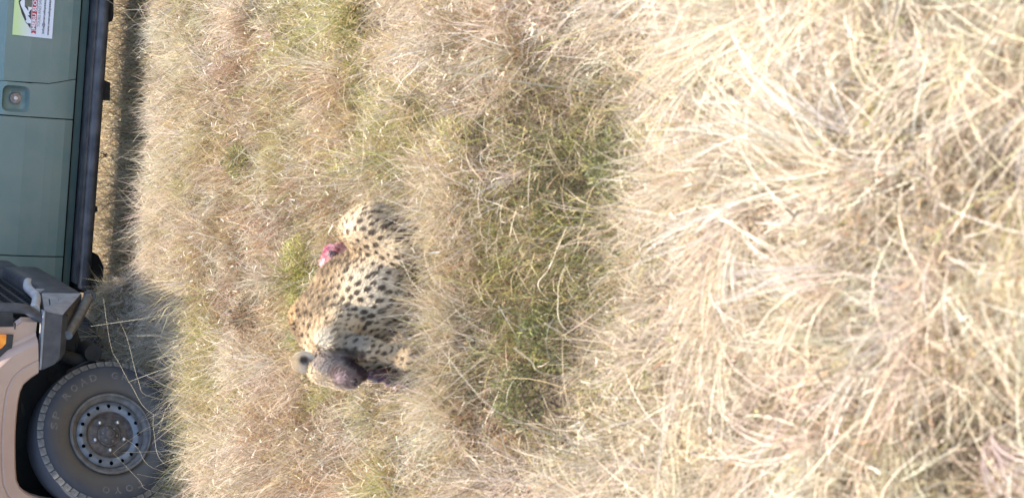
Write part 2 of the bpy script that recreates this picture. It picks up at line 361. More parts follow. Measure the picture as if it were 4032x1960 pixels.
# filler panel with its pressed recess
mb = MB()
lo, hi = .955, 1.142
mb.grid([[(gapB(z)+G, y+.02, z), (gapB(z)+G, y, z), (gapA(z)-.0025, y, z), (gapA(z)-.0025, y+.02, z)] for y, z in sect(.69, lo)])
mb.grid([[(gapB(z)+G, y+.02, z), (gapB(z)+G, y, z), (gapA(z)-.0025, y, z), (gapA(z)-.0025, y+.02, z)] for y, z in sect(hi, 1.42)])
fx, fz, fr = .779, 1.047, .080
def sq(k, s, e=5.0):
    a = 2*math.pi*k/40; ca, sa = math.cos(a), math.sin(a)
    q = (abs(ca)**e+abs(sa)**e)**(-1/e); return (fx+s*q*ca, fz+s*q*sa)
lp = [sq(k, fr) for k in range(40)]
ring_to_rect(mb, lp, (gapB(1.05)+G, gapA(1.05)-.0025, lo, hi), lambda x, z: float(np.interp(z, [q[1] for q in SEC], [q[0] for q in SEC])))
mb.grid([[(*[sq(k, fr*f)[0]], y, sq(k, fr*f)[1]) for k in range(40)] for f, y in ((1, 0), (.975, .003), (.93, .012), (.86, .028), (.74, .038), (.5, .042), (.06, .043))], True)
fp = mb.build('filler_panel', M['green'], car, 35)
mb = MB(); mb.lathe([(.034, .042), (.034, .018), (.031, .014), (.0, .013)], 28)
for k in range(6): mb.box((.0, .012, 0), (.056, .006, .006), Matrix.Rotation(R(30*k*2), 3, 'Y')) if k < 3 else None
fc = mb.build('fuel_cap', M['cap'], fp, 35, (fx+.004, 0, fz-.003))
MB().lathe([(.011, .012), (.011, .004), (.006, .003), (.0, .006)], 16).build('cap_lock', M['chrome'], fp, 35, (fx+.004, 0, fz-.003))
for nm, x0, par in (('door_handle', -.36, dr), ('door_handle', .5, dr2)):
    MB().box((x0, .045, 1.33), (.16, .03, .03), bevel=.008).build(nm, M['plastic'], par, 40)
# inner body, sill, glasshouse, roof, bonnet
mb = MB(); mb.box((.32, Wd/2, 1.02), (4.75, Wd-.16, .68)); mb.box((-1.5, Wd/2, .9), (1.1, Wd-.3, .3)); mb.build('inner_body', M['gap'], car)
mb = MB(); mb.grid([[(x, y, z) for x in (-1.05, 2.2)] for y, z in ((.02, .684), (.028, .676), (.034, .66), (.05, .635), (.12, .625))]); mb.build('sill', M['green_sill'], car, 30)
mb = MB(); mb.prism([(-2.1, Wd-.0, .69), (2.75, Wd, .69), (2.75, Wd, 1.42), (-2.1, Wd, 1.42)], (0, -.02, 0)); mb.build('far_side_panel', M['green'], car)
mb = MB(); mb.prism([(-2.14, .03, .72), (-2.14, .03, 1.38), (-2.08, .06, 1.42), (-1.05, .06, 1.46), (-1.05, .06, .72)], (0, Wd-.08, 0)); mb.build('bonnet', M['green'], car)
mb = MB(); mb.box((2.77, Wd/2, 1.05), (.04, Wd-.06, .72)); mb.build('tailgate', M['green'], car)
for x in (-1.02, -.18, .68, 1.7, 2.7):
    for y0, y1 in ((.08, .20), (Wd-.08, Wd-.20)): MB().tube([(x, y0, 1.42), (x+.05, y1, 2.18)], .035, 6).build('pillar', M['green'], car)
mb = MB(); mb.box((.95, Wd/2, 2.22), (3.9, Wd-.34, .06), bevel=.02); mb.build('roof_frame', M['green'], car, 40)
MB().box((.95, Wd/2, 2.98), (3.6, Wd-.16, .08), bevel=.03).build('added_shade_roof', M['green'], car, 40)  # unseen roof added this high to lengthen the car's shadow on the bank
for x in (-.6, .9, 2.5):
    for y in (.25, Wd-.25): MB().tube([(x, y, 2.24), (x, y, 2.95)], .018, 6).build('shade_roof_strut', M['dark'], car)  # struts carrying the added roof
for i, (a, bb) in enumerate(((-.96, -.22), (-.12, .64), (.76, 1.64), (1.78, 2.62))):
    MB().prism([(a, .09, 1.44), (bb, .09, 1.44), (bb+.03, .195, 2.14), (a+.06, .195, 2.14)], (0, .008, 0)).build('window_pane', M['glass'], car)
    MB().prism([(a, Wd-.09, 1.44), (bb, Wd-.09, 1.44), (bb+.03, Wd-.195, 2.14), (a+.06, Wd-.195, 2.14)], (0, -.008, 0)).build('window_pane', M['glass'], car)
# side step: tube with plate, brackets, shackle
mb = MB(); mb.tube([(-.362, -.072, .577), (-.352, -.075, .577), (2.05, -.075, .577)], [.022, .036, .036], 16); mb.box((.85, -.01, .62), (2.36, .14, .012)); st = mb.build('side_step', M['slider'], car, 40)
MB().box((.85, -.036, .600), (2.34, .012, .055)).build('step_plate', M['slider'], st)
for x in (-.1, 1.9): MB().tube([(x, -.07, .56), (x, .2, .60)], .025, 8).build('step_bracket', M['dark'], st)
MB().prism([(.815, .03, .56), (.955, .03, .56), (.930, .03, .475), (.815, .03, .468)], (0, .10, 0)).build('step_bracket', M['dark'], st)
MB().prism([(.07, .03, .56), (.15, .03, .56), (.15, .03, .50), (.12, .03, .495), (.11, .03, .515), (.07, .03, .52)], (0, .06, 0)).build('step_bracket', M['dark'], st)
ch = empty('chain', (0, 0, 0), 0, car)
for i in range(9):
    tt = i/8; x = .455+.045*math.sin(math.pi*tt*.5)+.012*tt; z = .555-.085*math.sin(math.pi*tt); x = .45+.05*tt
    MB().tube([(x+.006*math.cos(q), .02+.004*math.sin(i*1.57)*math.sin(q), z+.011*math.sin(q)) for q in [2*math.pi*k/8 for k in range(9)]], .0026, 5, False).build('chain_link', M['dark'], ch)
MB().tube(arc_pts([(1.6, .03, .52), (1.42, -.0, .515), (1.335, -.0, .51), (1.315, .0, .52), (1.31, .03, .56)]), .017, 10).build('exhaust_pipe', M['dark'], car, 40)
# chassis and wheels
mb = MB()
for y in (.42, Wd-.42): mb.box((.3, y, .60), (4.6, .10, .13))
mb.tube([(1.75, .1, .42), (1.75, Wd-.1, .42)], .05, 10); mb.tube([(-1.15, .1, .42), (-1.15, Wd-.1, .42)], .05, 10)
mb.build('chassis', M['dark'], car)
MB().prism([(-.40, .05, .60), (-.12, .05, .60), (-.125, .05, .53), (-.16, .05, .465), (-.235, .05, .425), (-.40, .05, .43)], (0, .25, 0)).build('mud_flap', M['gap'], car)
for x in (-1.15, 1.95):
    wheel(car, (x, .06, .40), 0, False, scale=1.05); wheel(car, (x, Wd-.06, .40), 0, False, True, 1.05)
# sticker
SW, SH = .44, .236
stk = MB().prism([(0, 0, 0), (SW, 0, 0), (SW, 0, SH), (0, 0, SH)], (0, .002, 0)).build('sticker', M['sticker'], car, None, (1.160, -.0075, .858))
tag(stk, 'white and yellow-green advertising sticker with mountain logo')
def print_poly(name, pts, mat, lift): return MB().poly([(a, -lift, SH*(1-b)) for a, b in pts]).build(name, M[mat], stk)
print_poly('logo_mountain', [(.046, .44), (.072, .36), (.076, .335), (.080, .315), (.10, .27), (.13, .20), (.188, .115), (.2, .10), (.25, .2), (.30, .33), (.36, .44)], 'ink', .0006)
print_poly('logo_snow', [(.078, .44), (.078, .35), (.088, .30), (.098, .325), (.124, .29), (.15, .23), (.178, .165), (.196, .135), (.215, .18), (.235, .26), (.22, .30), (.245, .35), (.29, .44)], 'white', .0011)
print_poly('logo_ridge', [(.10, .44), (.124, .355), (.128, .40), (.14, .37), (.155, .40), (.165, .44)], 'ink', .0016)
print_poly('logo_ridge', [(.15, .36), (.178, .255), (.19, .28), (.18, .30), (.172, .345)], 'ink', .0016)
print_poly('logo_tree', [(.176, .44), (.176, .31), (.182, .26), (.212, .25), (.235, .30), (.235, .44)], 'olive', .0021)
print_poly('ribbon', [(.040, .455), (.40, .455), (.40, .575), (.040, .575)], 'red', .0027)
print_poly('ribbon_tail', [(.020, .462), (.036, .462), (.036, .582), (.018, .582), (.026, .522)], 'red', .0022)
for nm, body, a, b, wd, ht, mt, bold in (('sticker_lettering', 'MERU SLOPES', .0435, .562, .232, .0235, 'white', .035), ('sticker_lettering', 'TOURS AND SAFARIS', .062, .672, .213, .0165, 'inkgrey', 0), ('sticker_lettering', 'Info@meruslopestours', .026, .80, .24, .018, 'ink', .018), ('sticker_lettering', 'www.meruslopestours', .018, .925, .25, .018, 'ink', .02)):
    link(nm, text_mesh(nm, body, wd, ht, bold), M[mt], stk, (a, -.0033, SH*(1-b)))

# ------------------------------------------------------------------ tan car (front wheel, wing, steel bumper)
tan = empty('safari_vehicle', (-1.017, 7.735, 0), YAW)
tag(tan, 'tan safari vehicle with black steel bumper and dusty front wheel in the grass', 'vehicle')
TW = 1.70
ARCH = [(.306, .765), (.279, .802), (.25, .832), (.215, .845), (.166, .852), (.09, .855), (.013, .855), (-.05, .852), (-.103, .848), (-.17, .842), (-.226, .834), (-.262, .818), (-.29, .79), (-.31, .755), (-.33, .70), (-.345, .62), (-.35, .55)]
def offset(path, d):
    out = []
    for i, p in enumerate(path):
        a = Vector(path[max(i-1, 0)]); b_ = Vector(path[min(i+1, len(path)-1)]); t_ = (b_-a).normalized()
        nrm = Vector((-t_[1], t_[0]))
        if nrm.dot(Vector(p)-Vector((0, .55))) < 0: nrm = -nrm
        if i == 0: nrm = Vector((1, .10))
        if i == len(path)-1: nrm = Vector((-1, 0))
        out.append((p[0]+nrm[0]*d, p[1]+nrm[1]*d))
    return out
mb = MB()
rows = []
for d, y in ((0, .055), (0, .006), (.008, -.004), (.060, -.012), (.068, -.006), (.074, -.012), (.150, -.016), (.168, -.004), (.182, .022), (.20, .028)):
    rows.append([(q[0], y, q[1]) for q in offset(ARCH, d)])
mb.grid(rows); fl = mb.build('wheel_arch_flare', M['tan'], tan, 28)
o5 = [(q[0], .030, q[1]) for q in offset(ARCH, .196)]
mb = MB(); mb.poly(o5 + [(-.62, .03, .55), (-.62, .03, 1.10), (.50, .03, 1.08), (.527, .03, .98), (.530, .03, .890), (.548, .03, .862), (.556, .03, .855), (.556, .03, .782)])
mb.grid([[(.527, .03, .98), (.530, .03, .890), (.556, .03, .855), (.556, .03, .782)], [(.522, .06, .98), (.545, .06, .890), (.575, .06, .855), (.575, .06, .782)]])
mb.grid([[(.50, .03, 1.08), (-.62, .03, 1.10)], [(.48, .06, 1.13), (-.62, .06, 1.16)], [(.46, .16, 1.15), (-.62, .16, 1.19)]])
wing = mb.build('front_wing', M['tan'], tan, 25)
MB().prism([(.52, .027, .884), (.552, .027, .884), (.552, .027, .89), (.52, .027, .889)], (0, .004, 0)).build('wing_seam', M['gap'], wing)
mb = MB(); mb.grid([[(.46, .16, 1.15), (-.62, .16, 1.19)], [(.47, .4, 1.2), (-.62, .4, 1.25)], [(.47, TW-.4, 1.2), (-.62, TW-.4, 1.25)], [(.46, TW-.16, 1.15), (-.62, TW-.16, 1.19)], [(.48, TW-.03, 1.08), (-.62, TW-.03, 1.1)], [(.5, TW-.03, .78), (-.62, TW-.03, .6)]]); mb.build('bonnet', M['tan'], tan, 30)
# side marker
MB().prism([(.50, .012, 1.0), (.494, .012, .928), (.452, .012, .928), (.43, .012, .945), (.40, .012, 1.0)], (0, .03, 0)).build('indicator_lamp', M['amber'], tan)
MB().prism([(.495, .018, .926), (.493, .018, .893), (.43, .018, .896), (.395, .018, .915), (.36, .018, 1.0), (.398, .018, 1.0), (.43, .018, .943), (.452, .018, .926)], (0, .03, 0)).build('indicator_housing', M['plastic'], tan)
# headlamp surround and grille across the nose
mb = MB(); mb.prism([(.532, .034, .892), (.532, .034, 1.06), (.575, .10, 1.06), (.590, .10, .885)], (.0, .03, 0)); mb.box((.56, .28, .97), (.05, .34, .18), bevel=.01); mb.build('headlamp_surround', M['plastic'], tan)
MB().lathe([(.085, .0), (.085, .02), (.06, .035), (0, .04)], 24).build('headlamp', M['lamp'], tan, 40, (.575, .30, .975), (0, 0, R(90)))
gr = empty('grille', (.585, .5, .60), 0, tan)
MB().box((-.06, .35, .22), (.02, .95, .52)).build('grille_backing', M['gap'], gr)
for i in range(7): MB().box((0, .35, .04+i*.06), (.02, .95, .016)).build('grille_bar', M['plastic'], gr)
for i in range(14): MB().box((-.008, -.10+i*.07, .22), (.012, .012, .42)).build('grille_bar', M['plastic'], gr)
mb = MB()
for pts in ([(-.01, -.15, .0), (-.01, -.15, .42), (-.01, .88, .42), (-.01, .88, .0), (-.01, -.15, .0)],): mb.tube(pts, .03, 6)
mb.build('grille_frame', M['steel'], gr)
# steel bumper
bp = empty('bumper', (0, 0, 0), 0, tan)
mb = MB(); mb.prism([(.614, .0, .752), (.598, .0, .668), (.385, .0, .668), (.352, .0, .69), (.326, .0, .742), (.324, .0, .752)], (0, .02, 0)); mb.build('bumper_wing', M['steel'], bp)
mb = MB(); mb.grid([[(.598, .0, .668), (.385, .0, .668), (.352, .0, .69)], [(.588, .045, .628), (.402, .045, .630), (.36, .045, .655)], [(.585, .3, .60), (.42, .3, .60), (.37, .3, .64)]]); mb.build('bumper_chamfer', M['steel'], bp)
MB().box((.470, .022, .7585), (.292, .055, .011), bevel=.003).build('bumper_top_rail', M['plate'], bp, 40)
A, B_, C_, D_ = Vector((.616, .0, .757)), Vector((.652, .36, .690)), Vector((.655, .37, .485)), Vector((.5985, .0, .668))
mb = MB(); mb.prism([A, B_, C_, D_], (-.015, .012, 0)); cp = mb.build('bumper_corner_plate', M['plate'], bp)
nrm = (B_-A).cross(D_-A).normalized()
if nrm.x < 0: nrm = -nrm
def onp(u, v): return A*(1-u)*(1-v)+B_*u*(1-v)+C_*u*v+D_*(1-u)*v
for u0, v0, u1, v1 in ((.33, .25, .64, .20), (.28, .60, .62, .49), (.28, .60, .27, .47)):
    mb = MB(); mb.tube([onp(u0, v0)+nrm*.001, onp(u1, v1)+nrm*.001], .0035, 6); mb.build('plate_slot', M['gap'], cp)
mb = MB(); mb.prism([(.616, .0, .757), (.652, .36, .690), (.57, .36, .72), (.56, .02, .757)], (0, 0, -.01)); mb.build('bumper_top_plate', M['steel'], bp)
mb = MB(); mb.prism([D_, C_, C_+Vector((-.10, .0, .02)), Vector((.50, .03, .640))], (-.01, .01, .004)); mb.build('bumper_under_plate', noisy('brown_dusty_steel', (.05, .045, .04), (.085, .078, .07), 20, .6), bp)
mb = MB(); mb.box((.60, .85, .58), (.12, .98, .20), bevel=.02); mb.box((.60, 1.5, .65), (.10, .36, .16), bevel=.02); mb.build('bumper_beam', M['steel'], bp, 40)
mb = MB(); mb.tube([(.492, .03, .628), (.555, .20, .535), (.625, .40, .440)], [.024, .026, .027], 12); mb.build('under_bar', noisy('worn_bar_steel', (.06, .06, .06), (.11, .108, .10), 30, .5), bp, 50)
MB().lathe([(.030, -.016), (.030, .016), (.013, .016), (.013, -.016)], 20, True).build('tow_eye', M['steel'], bp, 40, (.636, .41, .430))
MB().tube([(.645, .44, .66), (.645, .44, .705)], .018, 12).build('bumper_post', M['plate'], bp, 40)
MB().tube(arc_pts([(.575, .03, .760), (.585, .03, .785), (.605, .03, .812), (.622, .03, .85), (.626, .03, .95), (.622, .05, 1.10), (.61, .10, 1.17), (.60, .3, 1.2), (.60, 1.4, 1.2), (.61, 1.6, 1.17), (.62, 1.66, 1.1), (.62, 1.67, .85), (.58, 1.67, .76)], 6), .0245, 14).build('bull_bar_hoop', M['steel'], bp, 60)
MB().tube(arc_pts([(.612, .05, .790), (.618, .12, .775), (.630, .36, .715), (.640, .62, .700), (.645, .80, .66)], 6), .0235, 14).build('bull_bar_brace', noisy('baked_skylight_tube', (.32, .32, .33), (.42, .42, .42), 20, .4), bp, 60)  # sky light falling on the tube is put into its pale colour
# cab, roof, rest of the body
mb = MB(); mb.prism([(-.63, .035, .52), (-.63, .035, 1.18), (-3.4, .035, 1.18), (-3.4, .035, .52)], (0, TW-.07, 0)); mb.build('body_side', M['tan'], tan)
for x in (-.63, -1.6): MB().box((x, .03, .85), (.008, .006, .66)).build('door_gap', M['gap'], tan)
for x0, x1 in ((-.66, -1.1), (-1.6, -1.62), (-2.5, -2.5), (-3.36, -3.3)):
    for y0, y1 in ((.08, .22), (TW-.08, TW-.22)): MB().tube([(x0, y0, 1.18), (x1, y1, 1.92)], .035, 6).build('pillar', M['tan'], tan)
for a, bb, a2, b2 in ((-.72, -1.57, -1.14, -1.58), (-1.65, -2.46, -1.66, -2.46), (-2.54, -3.32, -2.54, -3.28)):
    for y0, y1, th in ((.09, .215, .008), (TW-.09, TW-.215, -.008)):
        MB().prism([(a, y0, 1.19), (bb, y0, 1.19), (b2, y1, 1.9), (a2, y1, 1.9)], (0, th, 0)).build('window_pane', M['glass'], tan)
MB().prism([(-.66, .12, 1.2), (-.66, TW-.12, 1.2), (-1.1, TW-.24, 1.9), (-1.1, .24, 1.9)], (.008, 0, 0)).build('windscreen', M['glass'], tan)
MB().box((-2.2, TW/2, 1.96), (2.3, TW-.38, .08), bevel=.03).build('roof', M['tan'], tan, 40)
# wheel well and running gear
mb = MB(); mb.box((-.02, .62, .78), (.84, .55, .30)); mb.box((-.40, .6, .7), (.06, .9, .46)); mb.box((.2, TW/2, .95), (.66, 1.3, .24)); mb.box((-1.9, TW/2, .52), (2.9, TW-.3, .12)); mb.build('wheel_well', M['gap'], tan)
mb = MB()
for y in (.45, TW-.45): mb.box((-.6, y, .56), (2.3, .10, .14))
mb.build('chassis_rail', M['dark'], tan)
mb = MB(); mb.tube([(0, .2, .40), (0, TW-.2, .40)], .05, 12); mb.lathe([(.0, 1.0), (.12, 1.02), (.15, 1.12), (.12, 1.22), (0, 1.24)], 20); bmesh.ops.translate(mb.bm, verts=[v for v in mb.bm.verts if (v.co.x**2+v.co.z**2) < .03], vec=(0, 0, 0)); mb.build('front_axle', M['dark'], tan, 40)
MB().tube([(.30, .30, .37), (.31, TW-.3, .40)], .022, 10).build('steering_rod', M['dark'], tan, 40)
MB().tube([(.33, .36, .60), (.30, .34, .46), (.29, .33, .36)], [.035, .035, .028], 12).build('damper', M['dark'], tan, 40)
MB().tube([(.05+.075*math.cos(q), .42+.075*math.sin(q), .45+.028*q/2.2) for q in [k*.42 for k in range(60)]], .010, 6).build('coil_spring', M['dark'], tan, 60)
MB().tube([(.12, .40, .38), (.45, .46, .50)], .026, 8).build('radius_arm', M['dark'], tan, 40)
MB().tube([(.36, .26, .43), (.36, .40, .43)], .045, 16).build('rod_joint', M['dark'], tan, 40)
MB().tube(arc_pts([(.25, .30, .55), (.32, .27, .42), (.24, .25, .36), (.16, .28, .42)]), .010, 8).build('brake_hose', M['plastic'], tan, 60)
wheel(tan, (0, -.005, .38), R(25)); wheel(tan, (0, TW, .38), R(25), False, True)
wheel(tan, (-2.73, .0, .38), 0, False); wheel(tan, (-2.73, TW, .38), 0, False, True)

# ------------------------------------------------------------------ cheetah: one continuous skin from a blended distance field
CB = ground_at(1680, 1160); CB[2] = 0.0
CHY = CB[1]
def cq(x, y, dY): return at_depth(x, y, CHY+dY) - CB          # a body landmark: where it lies in the view, and how deep
cones = []   # (a, b, ra, rb)
def cone(a, b, ra, rb): cones.append((cq(*a), cq(*b), ra, rb))
ells = []    # (centre, radii)
def ell(c_, r_): ells.append((cq(*c_), np.array(r_)))
S_, Mi, Wa, Hp = (1262, 1258, .13), (1372, 1142, .14), (1522, 1005, .13), (1470, 905, .13)
cone(S_, Mi, .098, .118); cone(Mi, Wa, .118, .090); cone(Wa, Hp, .090, .10)
ell((1475, 1165, .05), (.140, .130, .155)); cone((1500, 1120, .05), (1510, 940, .05), .10, .085)                      # full belly
ell((1400, 1275, .06), (.110, .115, .150))                      # chest
ell((1455, 903, .08), (.068, .105, .108))                       # haunch
cone((1460, 910, .04), (1570, 985, -.05), .085, .055)           # thigh
cone((1570, 985, -.05), (1640, 890, -.04), .045, .028); cone((1640, 890, -.04), (1665, 980, -.10), .028, .026)
cone((1212, 1262, .14), (1262, 1240, .13), .046, .07)           # shoulder blade ridge
ell((1176, 1248, .13), (.020, .022, .024))
cone(S_, (1282, 1372, .04), .094, .070); cone((1282, 1372, .04), (1284, 1446, -.03), .066, .045)   # neck
ell((1268, 1446, -.05), (.037, .048, .042))                     # skull
ell((1260, 1462, -.07), (.024, .028, .029))                     # brow
cone((1284, 1462, -.07), (1345, 1490, -.120), .037, .027); cone((1345, 1490, -.120), (1388, 1502, -.145), .028, .022)
ell((1332, 1444, -.070), (.028, .036, .044))                     # cheek
cone((1362, 1458, -.10), (1425, 1476, -.135), .028, .018)        # jaw
cone((1330, 1300, -.02), (1292, 1342, -.09), .075, .045)        # near upper arm, elbow forward
cone((1292, 1342, -.09), (1440, 1372, -.14), .044, .034); cone((1440, 1372, -.14), (1560, 1395, -.17), .032, .028); ell((1590, 1405, -.19), (.042, .05, .028))
cone((1330, 1400, .02), (1470, 1420, -.04), .062, .040); cone((1470, 1420, -.04), (1580, 1455, -.10), .036, .028)
cone((1480, 870, .17), (1530, 930, .30), .034, .024); cone((1530, 930, .30), (1560, 1060, .36), .024, .02)  # tail curled behind
P = np.array([q for a in cones for q in (a[0], a[1])]+[e_[0] for e_ in ells])
lo_, hi_ = P.min(0)-.2, P.max(0)+.2; lo_[2] = max(lo_[2], -.06)
HV = .0062
gx_, gy_, gz_ = [np.arange(lo_[i], hi_[i], HV) for i in range(3)]
X, Y, Z = np.meshgrid(gx_, gy_, gz_, indexing='ij'); X = X.astype(np.float32); Y = Y.astype(np.float32); Z = Z.astype(np.float32)
def field(X, Y, Z):
    acc = np.zeros_like(X); K = 78.0
    for a, b_, ra, rb in cones:
        ab = b_-a; t_ = np.clip(((X-a[0])*ab[0]+(Y-a[1])*ab[1]+(Z-a[2])*ab[2])/(ab@ab), 0, 1)
        d = np.sqrt((X-a[0]-t_*ab[0])**2+(Y-a[1]-t_*ab[1])**2+(Z-a[2]-t_*ab[2])**2)-(ra+(rb-ra)*t_)
        acc += np.exp(-K*np.clip(d, -.4, .6))
    for c_, r_ in ells:
        q = np.sqrt(((X-c_[0])/r_[0])**2+((Y-c_[1])/r_[1])**2+((Z-c_[2])/r_[2])**2); d = (q-1)*r_.min()
        acc += np.exp(-K*np.clip(d, -.4, .6))
    return -np.log(acc+1e-30)/K
D = field(X, Y, Z)
def surface_nets(D, org, h):
    s = D < 0; n = D.shape
    corners = [(i, j, k) for i in (0, 1) for j in (0, 1) for k in (0, 1)]
    sub = lambda A, o: A[o[0]:n[0]-1+o[0], o[1]:n[1]-1+o[1], o[2]:n[2]-1+o[2]]
    cnt = sum(sub(s, o).astype(np.int8) for o in corners); act = (cnt > 0) & (cnt < 8)
    vid = -np.ones(act.shape, int); vid[act] = np.arange(act.sum()); cell = np.argwhere(act)
    pos = np.zeros((len(cell), 3)); num = np.zeros(len(cell))
    for a in corners:
        for ax_ in range(3):
            if a[ax_] == 0:
                b_ = list(a); b_[ax_] = 1
                da = D[cell[:, 0]+a[0], cell[:, 1]+a[1], cell[:, 2]+a[2]]; db = D[cell[:, 0]+b_[0], cell[:, 1]+b_[1], cell[:, 2]+b_[2]]
                x = (da < 0) != (db < 0); t_ = np.where(x, da/(da-db+1e-12), 0)
                p = np.tile(np.array(a, float), (len(cell), 1)); p[:, ax_] = t_
                pos[x] += p[x]; num[x] += 1
    V = (cell+pos/num[:, None])*h+org
    F = []
    for ax_ in range(3):
        u, v = (ax_+1) % 3, (ax_+2) % 3
        e0 = [slice(1, n[q]-1) for q in range(3)]; e1 = list(e0); e0[ax_] = slice(0, n[ax_]-1); e1[ax_] = slice(1, n[ax_])
        s0, s1 = s[tuple(e0)], s[tuple(e1)]; off = np.array([0 if q == ax_ else 1 for q in range(3)])
        E_ = np.argwhere(s0 != s1)+off; inside = s[E_[:, 0], E_[:, 1], E_[:, 2]]
        def vv(du, dv):
            q = E_.copy(); q[:, u] -= du; q[:, v] -= dv; return vid[q[:, 0], q[:, 1], q[:, 2]]
        quad = np.stack([vv(1, 1), vv(0, 1), vv(0, 0), vv(1, 0)], -1)
        quad[~inside] = quad[~inside][:, ::-1]; F.append(quad)
    return V, np.concatenate(F)
V, F_ = surface_nets(D, lo_, HV)
def normals(V):
    e_ = .003; a = V.astype(np.float32)
    g = np.stack([field(a[:, 0]+e_, a[:, 1], a[:, 2])-field(a[:, 0]-e_, a[:, 1], a[:, 2]), field(a[:, 0], a[:, 1]+e_, a[:, 2])-field(a[:, 0], a[:, 1]-e_, a[:, 2]), field(a[:, 0], a[:, 1], a[:, 2]+e_)-field(a[:, 0], a[:, 1], a[:, 2]-e_)], -1)
    return g/(np.linalg.norm(g, axis=1, keepdims=True)+1e-9)
VN = normals(V)
def near(V, p, r): return np.clip(1-np.linalg.norm(V-cq(*p), axis=1)/r, 0, 1)
def soft(x): return x*x*(3-2*x)
fur = np.tile(np.array([.50, .375, .23]), (len(V), 1))            # tawny ground colour
def paint(wt, c_): 
    global fur
    fur = fur*(1-wt[:, None])+np.array(c_)*wt[:, None]
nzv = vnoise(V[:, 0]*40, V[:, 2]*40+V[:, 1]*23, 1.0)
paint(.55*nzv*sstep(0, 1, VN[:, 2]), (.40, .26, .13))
def along(px_a, px_b, r):                                        # soft capsule mask between two landmarks
    A_, B2 = cq(*px_a), cq(*px_b); ab = B2-A_; t_ = np.clip(((V-A_)@ab)/(ab@ab), 0, 1)
    return np.clip(1-np.linalg.norm(V-A_-t_[:, None]*ab, axis=1)/r, 0, 1)
ridge = np.clip(soft(near(V, (1235, 1235, .1), .20))+soft(near(V, (1320, 1120, .1), .13)), 0, 1)*sstep(-.5, .3, VN[:, 2]+.35*VN[:, 1]*0)
back = np.clip(2.2*along((1200, 1262, .14), (1385, 1010, .14), .15), 0, 1); ridge = np.maximum(ridge, back)
paint(np.clip(.9*back*(.6+.5*nzv), 0, 1), (.31, .21, .115))
paint(np.clip(back*sstep(.5, .7, vnoise(V[:, 0]*26+5, V[:, 2]*26+V[:, 1]*9, 1)), 0, 1)*.5, (.11, .07, .04))                     # grizzled mantle, with the backlit back's shade painted into the fur
pale = np.clip(soft(near(V, (1480, 1150, -.10), .24))*1.25, 0, 1)
paint(pale, (.63, .515, .36)); paint(.7*soft(near(V, (1380, 870, 0), .12)), (.60, .49, .35))
paint(np.clip(1.5*soft(near(V, (1270, 1335, -.13), .062)), 0, 1), (.54, .46, .34))
paint(np.clip(1.6*soft(near(V, (1395, 1368, -.17), .11)), 0, 1), (.30, .25, .185))
paint(np.clip(1.3*soft(near(V, (1176, 1248, .13), .045)), 0, 1), (.62, .33, .09))
paint(np.clip(1.3*soft(near(V, (1265, 1500, -.10), .085)), 0, 1), (.40, .315, .215))
# spots
head_w = np.clip(2.6*near(V, (1325, 1482, -.12), .118), 0, 1)
paint(.7*np.clip(2.2*along((1240, 1310, .0), (1275, 1395, -.05), .10), 0, 1), (.43, .31, .185))
bigness = np.clip(soft(near(V, (1470, 1120, -.05), .26))*1.4+soft(near(V, (1480, 910, 0), .24))*1.4, 0, 1)
spacing = .0215+.0056*bigness
order = rng.permutation(len(V)); sp = []; spv = np.empty((0, 3))
for i in order:
    if head_w[i] > .55: continue
    if len(spv) and (np.linalg.norm(spv-V[i], axis=1) < spacing[i]).any(): continue
    sp.append(i); spv = np.vstack([spv, V[i]])
    if len(sp) > 2200: break
sp = np.array(sp); srad = (.0070+.0026*bigness[sp])*rng.uniform(.65, 1.22, len(sp))
axis_dir = (cq(*Hp)-cq(*S_)); axis_dir = axis_dir/np.linalg.norm(axis_dir); drop = np.array([.25, 0, -.97])
spot = np.zeros(len(V))
for j, i in enumerate(sp):
    dv = V-V[i]; m_ = (np.abs(dv) < .035).all(1); d_ = dv[m_]
    el = d_@drop; q = np.sqrt(np.maximum((d_**2).sum(1)-el**2*(1-1/1.75**2), 0))/srad[j]
    q = q+.22*(vnoise(V[m_][:, 0]*160, V[m_][:, 2]*160, 1)-.5)
    spot[m_] = np.maximum(spot[m_], 1-sstep(.78, 1.14, q))
white_elbow = np.clip(1.5*near(V, (1272, 1338, -.13), .06), 0, 1)
paint(spot*(1-head_w)*(1-.8*white_elbow)*.92, (.046, .030, .021))
# stripes of the neck below the cheek, blood-dark face
for k in range(5):
    paint(np.clip(3.2*along((1296+32*k, 1378+3*k, -.16), (1290+32*k, 1412+3*k, -.10), .020), 0, 1)*.9, (.035, .026, .02))
grain = .15+1.0*vnoise(V[:, 0]*70, V[:, 2]*70+V[:, 1]*40, 1)+.6*vnoise(V[:, 0]*170, V[:, 2]*170, 1)
paint(np.clip(3.0*along((1285, 1430, -.10), (1390, 1478, -.16), .066)*grain, 0, 1)*.85, (.235, .195, .175))       # grey-brown side of the face
paint(np.clip(2.6*along((1318, 1478, -.14), (1400, 1500, -.17), .040)*grain, 0, 1)*.8, (.15, .09, .075))      # stained muzzle
paint(np.clip(3.0*along((1385, 1425, -.11), (1440, 1465, -.14), .055)*grain, 0, 1)*.95, (.028, .012, .013))     # soaked jaw
paint(.75*np.clip(2.6*near(V, (1338, 1484, -.16), .030), 0, 1), (.34, .235, .22))
paint(np.clip(2.6*along((1240, 1468, -.08), (1292, 1512, -.13), .026), 0, 1)*.85, (.44, .33, .21))              # tan brow
paint(np.clip(3.2*along((1296, 1500, -.14), (1345, 1512, -.165), .012), 0, 1)*.9, (.035, .02, .016))            # tear line
me = bpy.data.meshes.new('body'); me.from_pydata(V.tolist(), [], F_.tolist()); me.polygons.foreach_set('use_smooth', [True]*len(me.polygons))
